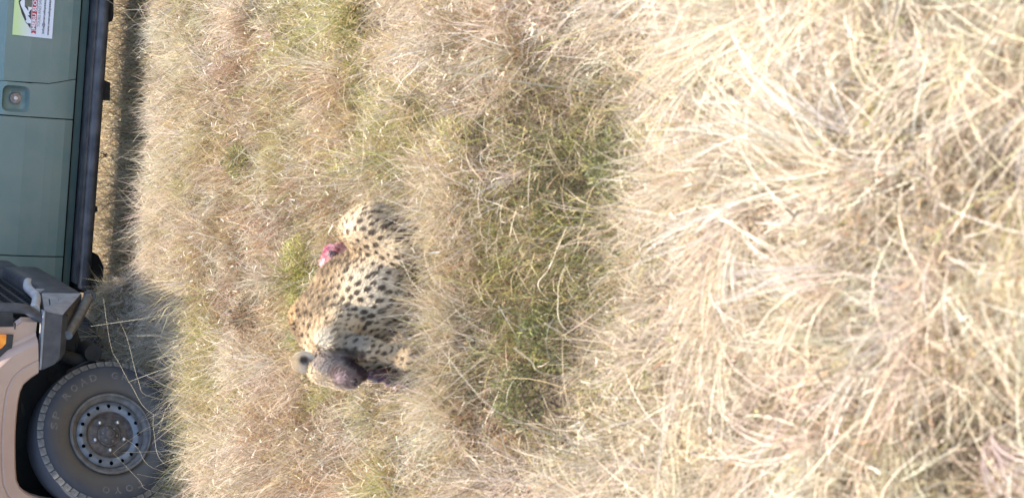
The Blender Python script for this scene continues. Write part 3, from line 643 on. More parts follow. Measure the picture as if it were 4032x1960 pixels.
ca = me.color_attributes.new('Col', 'FLOAT_COLOR', 'POINT'); ca.data.foreach_set('color', np.c_[fur, np.ones(len(V))].ravel())
cheetah = empty('cheetah', tuple(CB)); tag(cheetah, 'spotted cheetah crouching in the dry grass with its bloodied face down, feeding', 'cheetah')
body = link('body', me, M['fur'], cheetah)
# coat: short hairs standing off the skin
def ribbon_mesh(name, verts, faces_tri, colr):
    me = bpy.data.meshes.new(name); n = len(verts); me.vertices.add(n); me.vertices.foreach_set('co', verts.ravel().astype(np.float32))
    nf = len(faces_tri); me.loops.add(nf*3); me.polygons.add(nf)
    me.loops.foreach_set('vertex_index', faces_tri.ravel().astype(np.int32)); me.polygons.foreach_set('loop_start', np.arange(0, nf*3, 3, dtype=np.int32))
    me.update(calc_edges=True); 
    c_ = me.color_attributes.new('Col', 'FLOAT_COLOR', 'POINT'); c_.data.foreach_set('color', np.c_[colr, np.ones(n)].ravel().astype(np.float32))
    return me
nh = 95000; pick = rng.integers(0, len(V), nh); p0 = V[pick]; nn = VN[pick]
hd = axis_dir*.9+np.array([0, 0, -.5])+rng.normal(0, .35, (nh, 3)); hd = hd-(hd*nn).sum(1, keepdims=True)*nn; hd /= np.linalg.norm(hd, axis=1, keepdims=True)+1e-9
L_ = rng.uniform(.007, .017, nh)*(1+.7*np.clip(1.5*near(p0, (1275, 1340, -.12), .09), 0, 1)+.1*np.clip(ridge[pick], 0, 1))
tipv = p0+(hd*.8+nn*rng.uniform(.35, .8, (nh, 1)))*L_[:, None]; sd_ = np.cross(hd, nn)*.0011
fv = np.stack([p0-sd_-nn*.001, p0+sd_-nn*.001, tipv], 1).reshape(-1, 3); fc_ = np.repeat(np.clip(fur[pick]*rng.uniform(.85, 1.2, (nh, 1)), 0, .9), 3, 0)
fo = link('coat', ribbon_mesh('coat', fv, np.arange(nh*3).reshape(-1, 3), fc_), M['fur'], cheetah); fo['kind'] = 'stuff'
# ears: cupped, pale rim, dark hollow
def ear(c_px, up_px, face, size, cols):
    base = cq(*c_px); upv = cq(*up_px)-base; hgt = np.linalg.norm(upv); upv = upv/hgt
    fcv = np.array(face, float); fcv -= upv*(fcv@upv); fcv /= np.linalg.norm(fcv); sdv = np.cross(upv, fcv)
    rows = []; crow = []
    for inn in (0, 1):
        for i in range(9):
            t_ = i/8; wdt = size*math.sqrt(max(.0004, 1-((t_-.42)/.58)**2))
            rr = []; cc = []
            for k in range(13):
                a = (k/12-.5)*2
                dep = -(1-a*a)*.028*math.sin(math.pi*min(1, t_*.8+.15)) + (-.004 if not inn else .0)
                rr.append(base+upv*hgt*(t_ if inn else t_*1.01)+sdv*a*wdt*(1 if inn else 1.04)+fcv*dep)
                e_ = math.hypot(a, (t_-.36)/.58); hol = np.clip((.52-e_)/.22, 0, 1)
                cc.append(np.array(cols[0])*(1-hol)+np.array(cols[1])*hol if inn else np.array(cols[2]))
            rows.append(rr); crow.append(cc)
    vs_ = np.array(rows).reshape(-1, 3); cs_ = np.array(crow).reshape(-1, 3); f_ = []
    for g in range(2):
        for i in range(8):
            for k in range(12):
                a = (g*9+i)*13+k; f_.append((a, a+1, a+14, a+13) if g else (a+13, a+14, a+1, a))
    for k in range(12): f_.append((8*13+k, 8*13+k+1, 17*13+k+1, 17*13+k))
    for i in range(8):
        for k in (0, 12): f_.append((i*13+k, (i+1)*13+k, (9+i+1)*13+k, (9+i)*13+k))
    me = bpy.data.meshes.new('ear'); me.from_pydata(vs_.tolist(), [], f_); me.polygons.foreach_set('use_smooth', [True]*len(me.polygons))
    c2 = me.color_attributes.new('Col', 'FLOAT_COLOR', 'POINT'); c2.data.foreach_set('color', np.c_[cs_, np.ones(len(vs_))].ravel())
    return link('ear', me, M['earfur'], cheetah)
ear((1232, 1432, -.066), (1146, 1418, -.050), (-.3, -1, .25), .040, ((.80, .70, .54), (.09, .075, .07), (.62, .50, .34)))
ear((1240, 1398, .03), (1200, 1388, .06), (.2, -1, .2), .026, ((.30, .22, .14), (.03, .025, .02), (.06, .05, .04)))
for ex, ey, dY in ((1294, 1498, -.155),):
    bpy.ops  # eye seated on the skin
    dr_ = pray(ex, ey)/np.linalg.norm(pray(ex, ey)); ts = np.linspace(4.5, 7, 2500).astype(np.float32); q = CAM-CB
    ff = field(q[0]+dr_[0]*ts, q[1]+dr_[1]*ts, q[2]+dr_[2]*ts); k = np.argmax(ff < 0)
    if ff[k] < 0:
        pe = q+dr_*ts[k]; mb = MB(); bmesh.ops.create_uvsphere(mb.bm, u_segments=14, v_segments=8, radius=.005); mb.build('eye', M['eye'], cheetah, 60, tuple(pe+dr_*.004))
# nose and whisker pad
pn = cq(1396, 1504, -.166); mb = MB(); bmesh.ops.create_uvsphere(mb.bm, u_segments=14, v_segments=8, radius=.014, matrix=Matrix.Diagonal((1, .7, .8, 1))); mb.build('nose', M['gap'], cheetah, 60, tuple(pn))

# ------------------------------------------------------------------ carcass behind the cheetah, and the piece it feeds on
def lump(parts, org, h=.006, K=90, amp=.006, fr=60):
    P = np.array([p[0] for p in parts]); rm = max(max(p[1]) for p in parts)+.03; lo = P.min(0)-rm; hi = P.max(0)+rm
    A = [np.arange(lo[i], hi[i], h) for i in range(3)]; X, Y, Z = np.meshgrid(*A, indexing='ij'); acc = np.zeros_like(X)
    for c_, r_ in parts:
        r_ = np.array(r_); q = np.sqrt(((X-c_[0])/r_[0])**2+((Y-c_[1])/r_[1])**2+((Z-c_[2])/r_[2])**2); acc += np.exp(-K*np.clip((q-1)*r_.min(), -.3, .3))
    d = -np.log(acc)/K+amp*(vnoise(X*fr+Z*fr*.7, Y*fr-Z*fr*.4, 1)-.5)*2
    V, F = surface_nets(d, lo, h); me = bpy.data.meshes.new('flesh'); me.from_pydata(V.tolist(), [], F.tolist()); me.polygons.foreach_set('use_smooth', [True]*len(me.polygons)); return me
c0 = at_depth(1330, 1015, CHY+.46); c0[2] = float(terrain(c0[0], c0[1]))
def cc(x, y, d): return at_depth(x, y, CHY+d)-c0
carc = empty('carcass', tuple(c0)); tag(carc, 'torn red carcass lying in the grass behind the cheetah', 'carcass')
link('flesh', lump([(cc(1294, 1036, .45), (.031, .035, .031)), (cc(1302, 998, .46), (.031, .035, .028)), (cc(1318, 1044, .44), (.030, .034, .032)), (cc(1335, 1012, .46), (.042, .045, .045)), (cc(1345, 990, .46), (.03, .035, .03)), (cc(1395, 1015, .50), (.07, .08, .085))], c0, h=.005, fr=110), M['flesh'], carc)
link('dark_flesh', lump([(cc(1312, 1020, .425), (.016, .016, .016)), (cc(1306, 998, .43), (.010, .012, .012)), (cc(1325, 1022, .42), (.018, .014, .016))], c0, h=.004, fr=120, amp=.003), M['darkflesh'], carc)
link('hide', lump([(np.array([.02, .06, .03]), (.11, .08, .06))], c0, h=.008), M['hide'], carc)
for k in range(3):
    a = cc(1296+9*k, 1046-14*k, .43); MB().tube(arc_pts([a+np.array([0, .0, .004]), a+np.array([.02, .03, .014]), a+np.array([.03, .07, 0])]), [.0024]*11, 6).build('rib_bone', M['bone'], carc, 60)
c1 = at_depth(1500, 1490, CHY-.20); c1[2] = float(terrain(c1[0], c1[1]))
def c1c(x, y, d): return at_depth(x, y, CHY+d)-c1
prey = empty('meat_scrap', tuple(c1)); tag(prey, 'dark bloody meat under the mouth of the cheetah', 'meat')
link('flesh', lump([(c1c(1462+34*k, 1472+8*k, -.10-.006*k), (.012+.003*k, .016, .015+.003*k)) for k in range(7)], c1, h=.005, fr=70, amp=.010), M['darkflesh'], prey)











# ------------------------------------------------------------------ grass
PAL = dict(straw=(.665, .555, .385), pink=(.645, .525, .395), white=(.72, .645, .515), gold=(.56, .43, .22), ygreen=(.42, .395, .13), olive=(.215, .215, .085), red=(.36, .21, .115), grey=(.24, .19, .125), brown=(.13, .10, .065), dgreen=(.105, .125, .055))
def mixcol(wts, n):
    k = list(wts); p = np.array([wts[q] for q in k], float); p /= p.sum()
    c_ = np.array([PAL[q] for q in k])[rng.choice(len(k), n, p=p)]
    return np.clip(c_*rng.uniform(.78, 1.16, (n, 1))*(1+rng.normal(0, .04, (n, 3))), .01, .86)
def blades(root, az, tilt, bend, L, wd, colr, nseg=3, curl=None, droop=True, flat=1.5):
    n = len(root); curl = np.zeros(n) if curl is None else curl
    pos = root.copy(); tw = rng.uniform(0, math.pi, n); verts = np.empty((n, 2*nseg+1, 3), np.float32)
    for i in range(nseg+1):
        t_ = i/nseg; th = tilt+bend*t_; a = az+curl*t_
        hv = np.stack([np.cos(a), np.sin(a), np.zeros(n)], -1); dv = hv*np.sin(th)[:, None]; dv[:, 2] = np.cos(th)
        perp = np.stack([-np.sin(a), np.cos(a), np.zeros(n)], -1); oth = np.cross(dv, perp)
        sv = perp*np.cos(tw)[:, None]+oth*np.sin(tw)[:, None]
        if i < nseg:
            ww = (wd*(1-.75*t_**flat)*.5)[:, None]
            verts[:, 2*i] = pos-sv*ww; verts[:, 2*i+1] = pos+sv*ww
            pos = pos+dv*(L/nseg)[:, None]
            fl = terrain(pos[:, 0], pos[:, 1])+.004; pos[:, 2] = np.maximum(pos[:, 2], fl)
        else: verts[:, 2*nseg] = pos
    f_ = []
    for i in range(nseg-1): f_ += [(2*i, 2*i+1, 2*i+3), (2*i, 2*i+3, 2*i+2)]
    f_.append((2*nseg-2, 2*nseg-1, 2*nseg))
    f_ = np.array(f_); tri = (np.arange(n)[:, None, None]*(2*nseg+1)+f_[None]).reshape(-1, 3)
    return verts.reshape(-1, 3), tri, np.repeat(colr, 2*nseg+1, 0)
def join_blades(name, lst, label, cat):
    vo = 0; vv_, ff_, cc_ = [], [], []
    for v, f, c_ in lst: vv_.append(v); ff_.append(f+vo); cc_.append(c_); vo += len(v)
    return tag(link(name, ribbon_mesh(name, np.concatenate(vv_), np.concatenate(ff_), np.concatenate(cc_)), M['grass']), label, cat, kind='stuff')
YG = dict(ygreen=4, gold=1, olive=1); OL = dict(olive=3, dgreen=2, ygreen=.5, grey=.6)
HERBS = ((1245, 1010, .075, YG, 'yellow-green herb beside the red carcass'), (1240, 1150, .06, YG, 'small yellow-green herb behind the cheetah shoulder'), (1000, 1590, .07, dict(olive=2, gold=2, ygreen=2), 'olive seed-headed herb between the cheetah head and the wheel'), (1240, 1330, .05, YG, 'small yellow-green tuft behind the cheetah neck'), (1000, 640, .07, dict(olive=2, ygreen=1, grey=1), 'grey-green herb in the grass beyond the carcass'), (1450, 60, .10, dict(olive=2, gold=2, ygreen=1), 'large olive herb level with the sticker end of the green vehicle'), (1380, 640, .06, YG, 'yellow-green sprig to the right of the cheetah rump'), (2080, 1330, .09, OL, 'dark green herb at the edge of the hollow'), (2010, 1560, .09, OL, 'green herb at the head end of the hollow'), (2330, 640, .10, OL, 'dark green herb deep in the hollow'), (3640, 480, .06, YG, 'bright green sprout in the tall pale grass'), (1020, 1245, .07, dict(brown=3, red=1.5, grey=1), 'dark brown twiggy weed between the cheetah and the tan vehicle'), (1860, 560, .08, dict(ygreen=2, gold=2, straw=1), 'golden-green herb between the rump and the hollow'))
HXY = np.array([[*ground_at(h_[0], h_[1])[:2], h_[2]] for h_ in HERBS])
def half(y): return .1617*(.863*y+1.31)
def scatter(dens, y0, y1, pad=.2, mask=None):
    area_n = int(dens*(y1-y0)*2*(half(y1)+pad)); y = rng.uniform(y0, y1, area_n); x = rng.uniform(-1, 1, area_n)*(half(y1)+pad)
    k = np.abs(x-.0437*(y-5)*0) < half(y)+pad; x, y = x[k], y[k]
    if mask is not None:
        k = rng.random(len(x)) < mask(x, y); x, y = x[k], y[k]
    for hx, hy, hs in HXY:                              # the herbs keep their own room
        k = (x-hx)**2+((y-hy+.6*hs)/1.6)**2 > (1.05*hs)**2; x, y = x[k], y[k]
    return x, y
def cheetah_zone(x, y): return ((x-CB[0]-.0)/.42)**2+((y-CB[1]-.06)/.24)**2
def roots(x, y): return np.stack([x, y, terrain(x, y)], -1)
def clump(x, y): return .45*vnoise(x, y, 3.3)+.38*vnoise(x+9, y, 7.9)+.17*vnoise(x, y+5, 17)
def fgz(x, y): return 1-sstep(3.25, 3.6, y+.12*x+.30*(vnoise(x, y, 2.7)-.5))      # tall foreground grass
def trough(x, y): return np.exp(-((y-4.20-.1*x+.22*(vnoise(x, y, 3)-.5))/.50)**2)*(1-sstep(.36, .78, np.abs(x)))*np.clip(.35+1.5*(.6*vnoise(x+7, y, 4.3)+.4*vnoise(x, y, 9.5)-.15), 0, 1)
def dryk(x, y): return 1-.93*np.clip(1.3*trough(x, y), 0, 1)
def batch(x, y, az_fn, tilt, bend, L, wd, wts, nseg, curl=.6):
    n = len(x); return blades(roots(x, y), az_fn(x, y, n), tilt(n), bend(n), L(x, y, n), wd(n), mixcol(wts, n) if isinstance(wts, dict) else wts(x, y, n), nseg, rng.normal(0, curl, n))
U = rng.uniform
rnd_az = lambda x, y, n: U(0, 2*math.pi, n)
def zonal(x, y, n):
    """species mix changes in drifts"""
    a = vnoise(x, y, 1.7)+.35*(vnoise(x, y, 6)-.5); b_ = vnoise(x+31, y+7, 2.1)+.35*(vnoise(x, y+3, 6)-.5)
    c_ = mixcol(dict(straw=3, pink=3, white=1.6, gold=.8, grey=.6), n)
    g = mixcol(dict(ygreen=2.4, gold=2, straw=1.6, olive=1.3), n); r_ = mixcol(dict(red=2.4, pink=2, gold=1, grey=.8, straw=.6), n)
    far = sstep(4.6, 5.2, y)*(1-sstep(7.2, 8.0, y))+.35*sstep(3.9, 4.5, y)*(1-sstep(4.6, 5.2, y))
    kg = rng.random(n) < far*sstep(.46, .66, a)*.75; rp_ = np.exp(-((x+.42)/.30)**2-((y-5.15)/.33)**2)+np.exp(-((x-.08)/.25)**2-((y-6.3)/.35)**2)+.7*np.exp(-((x+.05)/.3)**2-((y-7.0)/.25)**2); kr = rng.random(n) < np.clip(far*sstep(.47, .66, b_)*.8+.75*rp_, 0, .9)
    c_[kg] = g[kg]; c_[kr] = r_[kr]
    return c_
Hm = lambda x, y: (.12+1.85*clump(x, y))*np.where(cheetah_zone(x, y) < 1, .35, 1)*(1-.5*sstep(8.0, 8.6, y))
dry = []
# matted dead stems
x, y = scatter(5200, 1.9, 9.6, mask=lambda x, y: .25+.75*dryk(x, y)); dry.append(batch(x, y, rnd_az, lambda n: U(1.0, 1.56, n), lambda n: U(-.3, .5, n), lambda x, y, n: U(.05, .20, n), lambda n: U(.0015, .0034, n), lambda x, y, n: np.where((rng.random(n) < .6)[:, None], mixcol(dict(grey=3, brown=3, red=1), n), zonal(x, y, n)), 2))
# loose fine blades
x, y = scatter(9000, 1.9, 9.6, mask=lambda x, y: np.clip(.03+3.6*(clump(x, y)-.38), 0, 1)*np.where(cheetah_zone(x, y) < .8, .25, 1)*dryk(x, y))
dry.append(batch(x, y, rnd_az, lambda n: U(.1, 1.0, n), lambda n: U(.3, 1.6, n), lambda x, y, n: U(.07, .19, n)*Hm(x, y), lambda n: U(.0016, .0038, n), zonal, 3))
# tufts
tx, ty = scatter(170, 2.0, 9.5, mask=lambda x, y: np.where(cheetah_zone(x, y) < 1, 0, 1)*dryk(x, y))
nb = 26; ctr = np.repeat(np.stack([tx, ty], -1), nb, 0); n = len(ctr); a_ = U(0, 2*math.pi, n); rr = np.abs(rng.normal(0, .022, n)); x = ctr[:, 0]+rr*np.cos(a_); y = ctr[:, 1]+rr*np.sin(a_)
lean = np.repeat(U(0, 2*math.pi, len(tx)), nb); hsc = np.repeat(U(.6, 1.35, len(tx)), nb); tc_ = np.repeat(zonal(tx, ty, len(tx)), nb, 0)
dry.append(blades(roots(x, y), a_*.55+lean*.45+rng.normal(0, .5, n), U(.05, .55, n), U(.3, 1.5, n), U(.10, .24, n)*hsc*Hm(x, y), U(.0016, .0034, n), np.clip(tc_*U(.8, 1.2, (n, 1)), 0, .86), 3, rng.normal(0, .5, n)))
# short green and golden leaf growth, rust fuzz
x, y = scatter(5200, 4.3, 8.6, mask=lambda x, y: np.clip(sstep(.52, .70, vnoise(x, y, 1.7)+.35*(vnoise(x, y, 6)-.5))+.10, 0, 1))
dry.append(batch(x, y, rnd_az, lambda n: U(.0, .9, n), lambda n: U(-.2, 1.2, n), lambda x, y, n: U(.03, .11, n)*Hm(x, y)*1.3, lambda n: U(.0018, .0040, n), dict(ygreen=2.4, gold=2, olive=2, straw=.7), 2))
x, y = scatter(4200, 4.3, 8.6, mask=lambda x, y: np.clip(sstep(.5, .7, vnoise(x+31, y+7, 2.1)+.35*(vnoise(x, y+3, 6)-.5))+.08, 0, 1))
dry.append(batch(x, y, rnd_az, lambda n: U(.0, 1.2, n), lambda n: U(-1, 1.5, n), lambda x, y, n: U(.03, .12, n)*Hm(x, y)*1.2, lambda n: U(.0014, .0028, n), dict(red=3, gold=1, grey=.8, pink=1), 2))
# broken leaf and husk caught on top
x, y = scatter(1500, 1.9, 9.4, mask=lambda x, y: np.where(cheetah_zone(x, y) < 1, 0, .3+.7*clump(x, y))*dryk(x, y)); n = len(x); rt = roots(x, y); rt[:, 2] += U(.02, .12, n)*Hm(x, y)
dry.append(blades(rt, U(0, 6.28, n), U(.3, 1.9, n), U(-.8, 1.2, n), U(.015, .05, n), U(.003, .0062, n), mixcol(dict(white=3, straw=2, pink=1.5, gold=1), n), 2, rng.normal(0, 1, n)))
# dark seed bits
x, y = scatter(1500, 1.9, 9.4, mask=lambda x, y: np.where(cheetah_zone(x, y) < 1, 0, .5)); n = len(x); rt = roots(x, y); rt[:, 2] += U(.02, .10, n)*Hm(x, y)
dry.append(blades(rt, U(0, 6.28, n), U(.3, 1.9, n), U(-.8, 1.2, n), U(.01, .03, n), U(.003, .007, n), mixcol(dict(brown=3, red=1, grey=1), n), 2, rng.normal(0, 1, n)))
# beyond and under the green car
x, y = scatter(700, 9.0, 13.0, .3); dry.append(batch(x, y, rnd_az, lambda n: U(.0, .8, n), lambda n: U(.1, 1.2, n), lambda x, y, n: U(.14, .34, n)*(.4+1.2*vnoise(x, y, 3)), lambda n: U(.002, .005, n), dict(gold=3, straw=2, brown=2, red=1.5, olive=1), 3))
x, y = scatter(2600, 9.4, 13.5, .3); dry.append(batch(x, y, rnd_az, lambda n: U(.2, 1.3, n), lambda n: U(.2, 1.2, n), lambda x, y, n: U(.05, .15, n), lambda n: U(.003, .006, n), dict(gold=3, straw=3, pink=1.5, grey=1), 2))
# grass standing up against the cheetah
n = 900; x = CB[0]+U(-.44, -.02, n); y = CB[1]-.25-np.abs(rng.normal(0, .07, n)); dry.append(batch(x, y, rnd_az, lambda n: U(.0, .5, n), lambda n: U(.1, 1.0, n), lambda x, y, n: U(.12, .34, n), lambda n: U(.0016, .0034, n), lambda x, y, n: mixcol(dict(straw=3, pink=2, white=2, gold=1.5, ygreen=.6, grey=1), n), 4))
n = 950; x = CB[0]+U(-.4, .5, n); y = CB[1]-.17-np.abs(rng.normal(0, .08, n)); dry.append(batch(x, y, rnd_az, lambda n: U(.0, .6, n), lambda n: U(.1, 1.2, n), lambda x, y, n: U(.16, .36, n), lambda n: U(.0014, .0028, n), lambda x, y, n: mixcol(dict(straw=3, pink=2, white=1, gold=2, olive=.8), n), 5))
n = 3800; x = CB[0]+U(-.5, .55, n); y = CB[1]-.19-np.abs(rng.normal(0, .10, n)); dry.append(batch(x, y, rnd_az, lambda n: U(.0, .8, n), lambda n: U(.1, 1.3, n), lambda x, y, n: U(.07, .22, n), lambda n: U(.0016, .0034, n), lambda x, y, n: mixcol(dict(straw=3, pink=2, white=2, gold=1, grey=1), n), 4))
# long bank grass at the cars' foot, their shade mixed into its colours
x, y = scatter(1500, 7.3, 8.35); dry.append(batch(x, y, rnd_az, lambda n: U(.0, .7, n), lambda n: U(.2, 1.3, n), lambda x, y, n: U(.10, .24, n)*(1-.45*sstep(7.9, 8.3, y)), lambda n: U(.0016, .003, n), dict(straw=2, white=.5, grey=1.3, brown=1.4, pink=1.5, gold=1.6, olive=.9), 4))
# out to the sides and rear, sparser
n = 150000; x = U(-4.5, 4.5, n); y = U(.8, 14, n); k = np.abs(x) > half(np.clip(y, 0, 12))+.15; x, y = x[k], y[k]
dry.append(batch(x, y, rnd_az, lambda n: U(.1, 1.3, n), lambda n: U(.2, 1.2, n), lambda x, y, n: U(.08, .25, n)*(1-.5*sstep(9.2, 9.7, y)), lambda n: U(.0025, .006, n), lambda x, y, n: zonal(x, y, n), 2))
n = 45000; r_ = 14*np.exp(U(0, 2.6, n)); a_ = U(0, 2*math.pi, n); x = r_*np.cos(a_); y = 6+r_*np.sin(a_)
dry.append(batch(x, y, rnd_az, lambda n: U(.1, 1.0, n), lambda n: U(.2, 1.0, n), lambda x, y, n: U(.15, .4, n), lambda n: U(.02, .05, n), dict(straw=3, pink=2, gold=1, ygreen=.6), 2))
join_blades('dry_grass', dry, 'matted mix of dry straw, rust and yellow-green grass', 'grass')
# green growth in the hollow
grn = []
x, y = scatter(8500, 3.3, 5.1, mask=lambda x, y: np.clip(1.2*trough(x, y)*(.2+1.2*clump(x, y)), 0, 1))
grn.append(batch(x, y, rnd_az, lambda n: U(.1, 1.1, n), lambda n: U(.0, 1.2, n), lambda x, y, n: U(.04, .22, n)*(.3+1.4*clump(x+2, y)), lambda n: U(.0022, .0048, n), dict(olive=3.6, dgreen=1.4, ygreen=1.2, grey=1.4, brown=1.5, gold=1.0, straw=.6), 3))
x, y = scatter(420, 3.5, 4.9, mask=lambda x, y: np.clip(1.3*trough(x, y), 0, 1))
grn.append(batch(x, y, rnd_az, lambda n: U(.2, 1.2, n), lambda n: U(.2, 1.6, n), lambda x, y, n: U(.12, .38, n), lambda n: U(.0022, .0042, n), dict(straw=3, white=1, pink=1.5, gold=1, olive=1), 6, 1.0))
join_blades('green_undergrowth', grn, 'dark green undergrowth in the hollow before the tall pale grass', 'grass')
# tall pale foreground grass, fallen over in swathes
fg = []
fhole = lambda x, y: 1-1.0*np.exp(-((x-.17)/.26)**2-((y-2.42)/.17)**2)-.5*np.exp(-((x-.30)/.22)**2-((y-2.30)/.14)**2)
fmask = lambda x, y: fgz(x, y)*fhole(x, y)*np.clip(.05+3.6*(.55*vnoise(x+4, y, 4.0)+.45*vnoise(x, y+2, 8.5)-.42), 0, 1)
tx, ty = scatter(500, 1.7, 4.2, .35, mask=fmask); nt_ = len(tx); nb = 26
ctr = np.repeat(np.stack([tx, ty], -1), nb, 0); n = len(ctr); a_ = U(0, 2*math.pi, n); rr = np.abs(rng.normal(0, .024, n)); x = ctr[:, 0]+rr*np.cos(a_); y = ctr[:, 1]+rr*np.sin(a_)
swath = (vnoise(tx, ty, 1.6)*1.0+.6*vnoise(tx+3, ty, 4.2))*2*math.pi*.85+.4+rng.normal(0, .45, nt_); lean = np.repeat(swath, nb)
hsc = np.repeat(U(.6, 1.25, nt_)*(.7+.6*vnoise(tx, ty, 2.3)), nb); cmix = mixcol(dict(straw=2.4, pink=2.2, white=3.2, grey=.5, gold=.6, ygreen=.12), nt_)
bt = np.repeat(U(.2, .8, nt_), nb); bb2 = np.repeat(U(.6, 2.0, nt_), nb); bc = np.repeat(rng.normal(0, .7, nt_), nb)
fg.append(blades(roots(x, y), lean+rng.normal(0, .33, n), np.clip(bt+rng.normal(0, .16, n), 0, 1.3), bb2+rng.normal(0, .25, n), U(.20, .46, n)*hsc, U(.0017, .0042, n), np.clip(np.repeat(cmix, nb, 0)*U(.75, 1.2, (n, 1)), 0, .86), 7, bc+rng.normal(0, .3, n)))
# broken brown leaf caught in the straw
x, y = scatter(900, 1.7, 3.9, .3, mask=fgz); n = len(x); rt = roots(x, y); rt[:, 2] += U(.03, .20, n)*(.4+.9*vnoise(x, y, 5))
fg.append(blades(rt, U(0, 6.28, n), U(.3, 1.9, n), U(-.8, 1.2, n), U(.015, .05, n), U(.004, .010, n), mixcol(dict(brown=3, grey=2, red=1, olive=.6), n), 2, rng.normal(0, 1, n)))
# tangled single arcs
x, y = scatter(900, 1.7, 4.1, .3, mask=fmask); n = len(x)
fg.append(batch(x, y, rnd_az, lambda n: U(.1, .9, n), lambda n: U(.8, 2.3, n), lambda x, y, n: U(.18, .46, n), lambda n: U(.0022, .0046, n), dict(white=4, straw=2, pink=2), 7, .9))
# single broad blades
x, y = scatter(110, 1.7, 4.1, .3, mask=fmask); n = len(x)
fg.append(batch(x, y, rnd_az, lambda n: U(.3, 1.0, n), lambda n: U(.2, 1.5, n), lambda x, y, n: U(.14, .40, n), lambda n: U(.004, .0075, n), dict(white=3, straw=2, pink=1), 6, 1.0))
x, y = scatter(4200, 1.7, 4.2, .3, mask=fgz); n = len(x)
fg.append(batch(x, y, rnd_az, lambda n: U(.6, 1.5, n), lambda n: U(-.2, .8, n), lambda x, y, n: U(.06, .25, n), lambda n: U(.002, .006, n), dict(straw=1.2, pink=1, grey=2.4, brown=2.6), 3))
x, y = scatter(500, 1.7, 4.2, .3, mask=lambda x, y: fgz(x, y)*sstep(.6, .75, vnoise(x+50, y, 3.3))); n = len(x)
fg.append(batch(x, y, rnd_az, lambda n: U(.1, .9, n), lambda n: U(.0, 1.0, n), lambda x, y, n: U(.06, .2, n), lambda n: U(.003, .006, n), dict(ygreen=2, olive=2), 3))
join_blades('tall_dry_grass', fg, 'tall pale dry grass swept over in the foreground', 'grass')

# ------------------------------------------------------------------ single stalks that stand out
def stalk(pts, head, wdt, depth0, label=None, group=None, y0=None):
    """pts: view points from root to tip; the root stands on the ground, the tip rises"""
    b0 = ground_at(*pts[0]) if y0 is None else at_depth(pts[0][0], pts[0][1], y0); b0[2] = float(terrain(b0[0], b0[1]))
    P_ = []
    n = len(pts)
    for i, p in enumerate(pts): P_.append(at_depth(p[0], p[1], b0[1]-depth0*i/(n-1)))
    P_[0] = b0+np.array([0, 0, -.01]); P_ = [Vector(q-b0) for q in P_]
    for q in P_[1:]:
        zt = float(terrain(b0[0]+q.x, b0[1]+q.y))-b0[2]+.02
        if q.z < zt: q.z = zt
    path = arc_pts(P_, 6); m_ = len(path); e_ = empty('grass_stalk', tuple(b0))
    k0 = int(m_*.62) if head else m_-1
    MB().tube(path[:k0+1], [.62*wdt*(1-.55*i/m_) for i in range(k0+1)], 5).build('stem', M['straw'], e_, 60)
    if head:
        wdt *= .7; hp = path[k0:]; mh = len(hp); mb = MB(); mb.tube(hp, [wdt*.42*(.5+1.5*math.sin(math.pi*(.12+.86*i/(mh-1)))) for i in range(mh)], 6)
        for i in range(34):
            f_ = random.random()*(mh-1.01); q = hp[int(f_)].lerp(hp[int(f_)+1], f_-int(f_)); t_ = (hp[-1]-hp[0]).normalized()
            sdv = Vector((random.uniform(-1, 1), random.uniform(-1, 1), random.uniform(-1, 1))).normalized()*wdt*1.9
            up = t_*random.uniform(.008, .016); tip_ = q+sdv*1.1+up*1.2; wv = t_.cross(sdv).normalized()*wdt*.6
            mb.poly([q-wv, q+wv, tip_])
        mb.build('seed_head', M['seed'], e_)
    tag(e_, label or 'pale dry grass stalk rising above the matted straw', 'grass stalk', group or 'pale stalks standing out of the grass')
    return e_
M['seed'] = noisy('seed_head', (.62, .50, .30), (.80, .72, .55), 60, .7)
W1 = ('thin dry grass stalk leaning across the front wheel and bumper of the tan vehicle', 'stalks in front of the tan vehicle')
for pts in ([(640, 1700), (600, 1628), (518, 1518), (470, 1430), (436, 1360), (407, 1174)], [(640, 1600), (590, 1560), (545, 1500), (500, 1330), (463, 1252)], [(700, 1640), (623, 1667), (520, 1725), (446, 1782)], [(640, 1975), (590, 1930), (546, 1887), (446, 1782)], [(690, 1880), (642, 1820), (606, 1700), (604, 1628)], [(660, 1770), (560, 1778), (480, 1780)], [(650, 1900), (600, 1840), (540, 1760), (482, 1720)], [(720, 1850), (650, 1880), (540, 1865)]):
    stalk(pts, False, .0011, .08, label=W1[0], group=W1[1], y0=7.42)
for pts, wv in (([(860, 1385), (800, 1403), (650, 1450), (508, 1502)], .0022), ([(720, 1235), (640, 1240), (559, 1254), (363, 1283)], .0026), ([(680, 1380), (640, 1325), (541, 1322+0)], .0022)):
    stalk(pts, True, wv, .08, y0=7.42, label='seeding dry grass stalk in front of the bumper and wheel of the tan vehicle', group='seeding stalks in front of the tan vehicle')
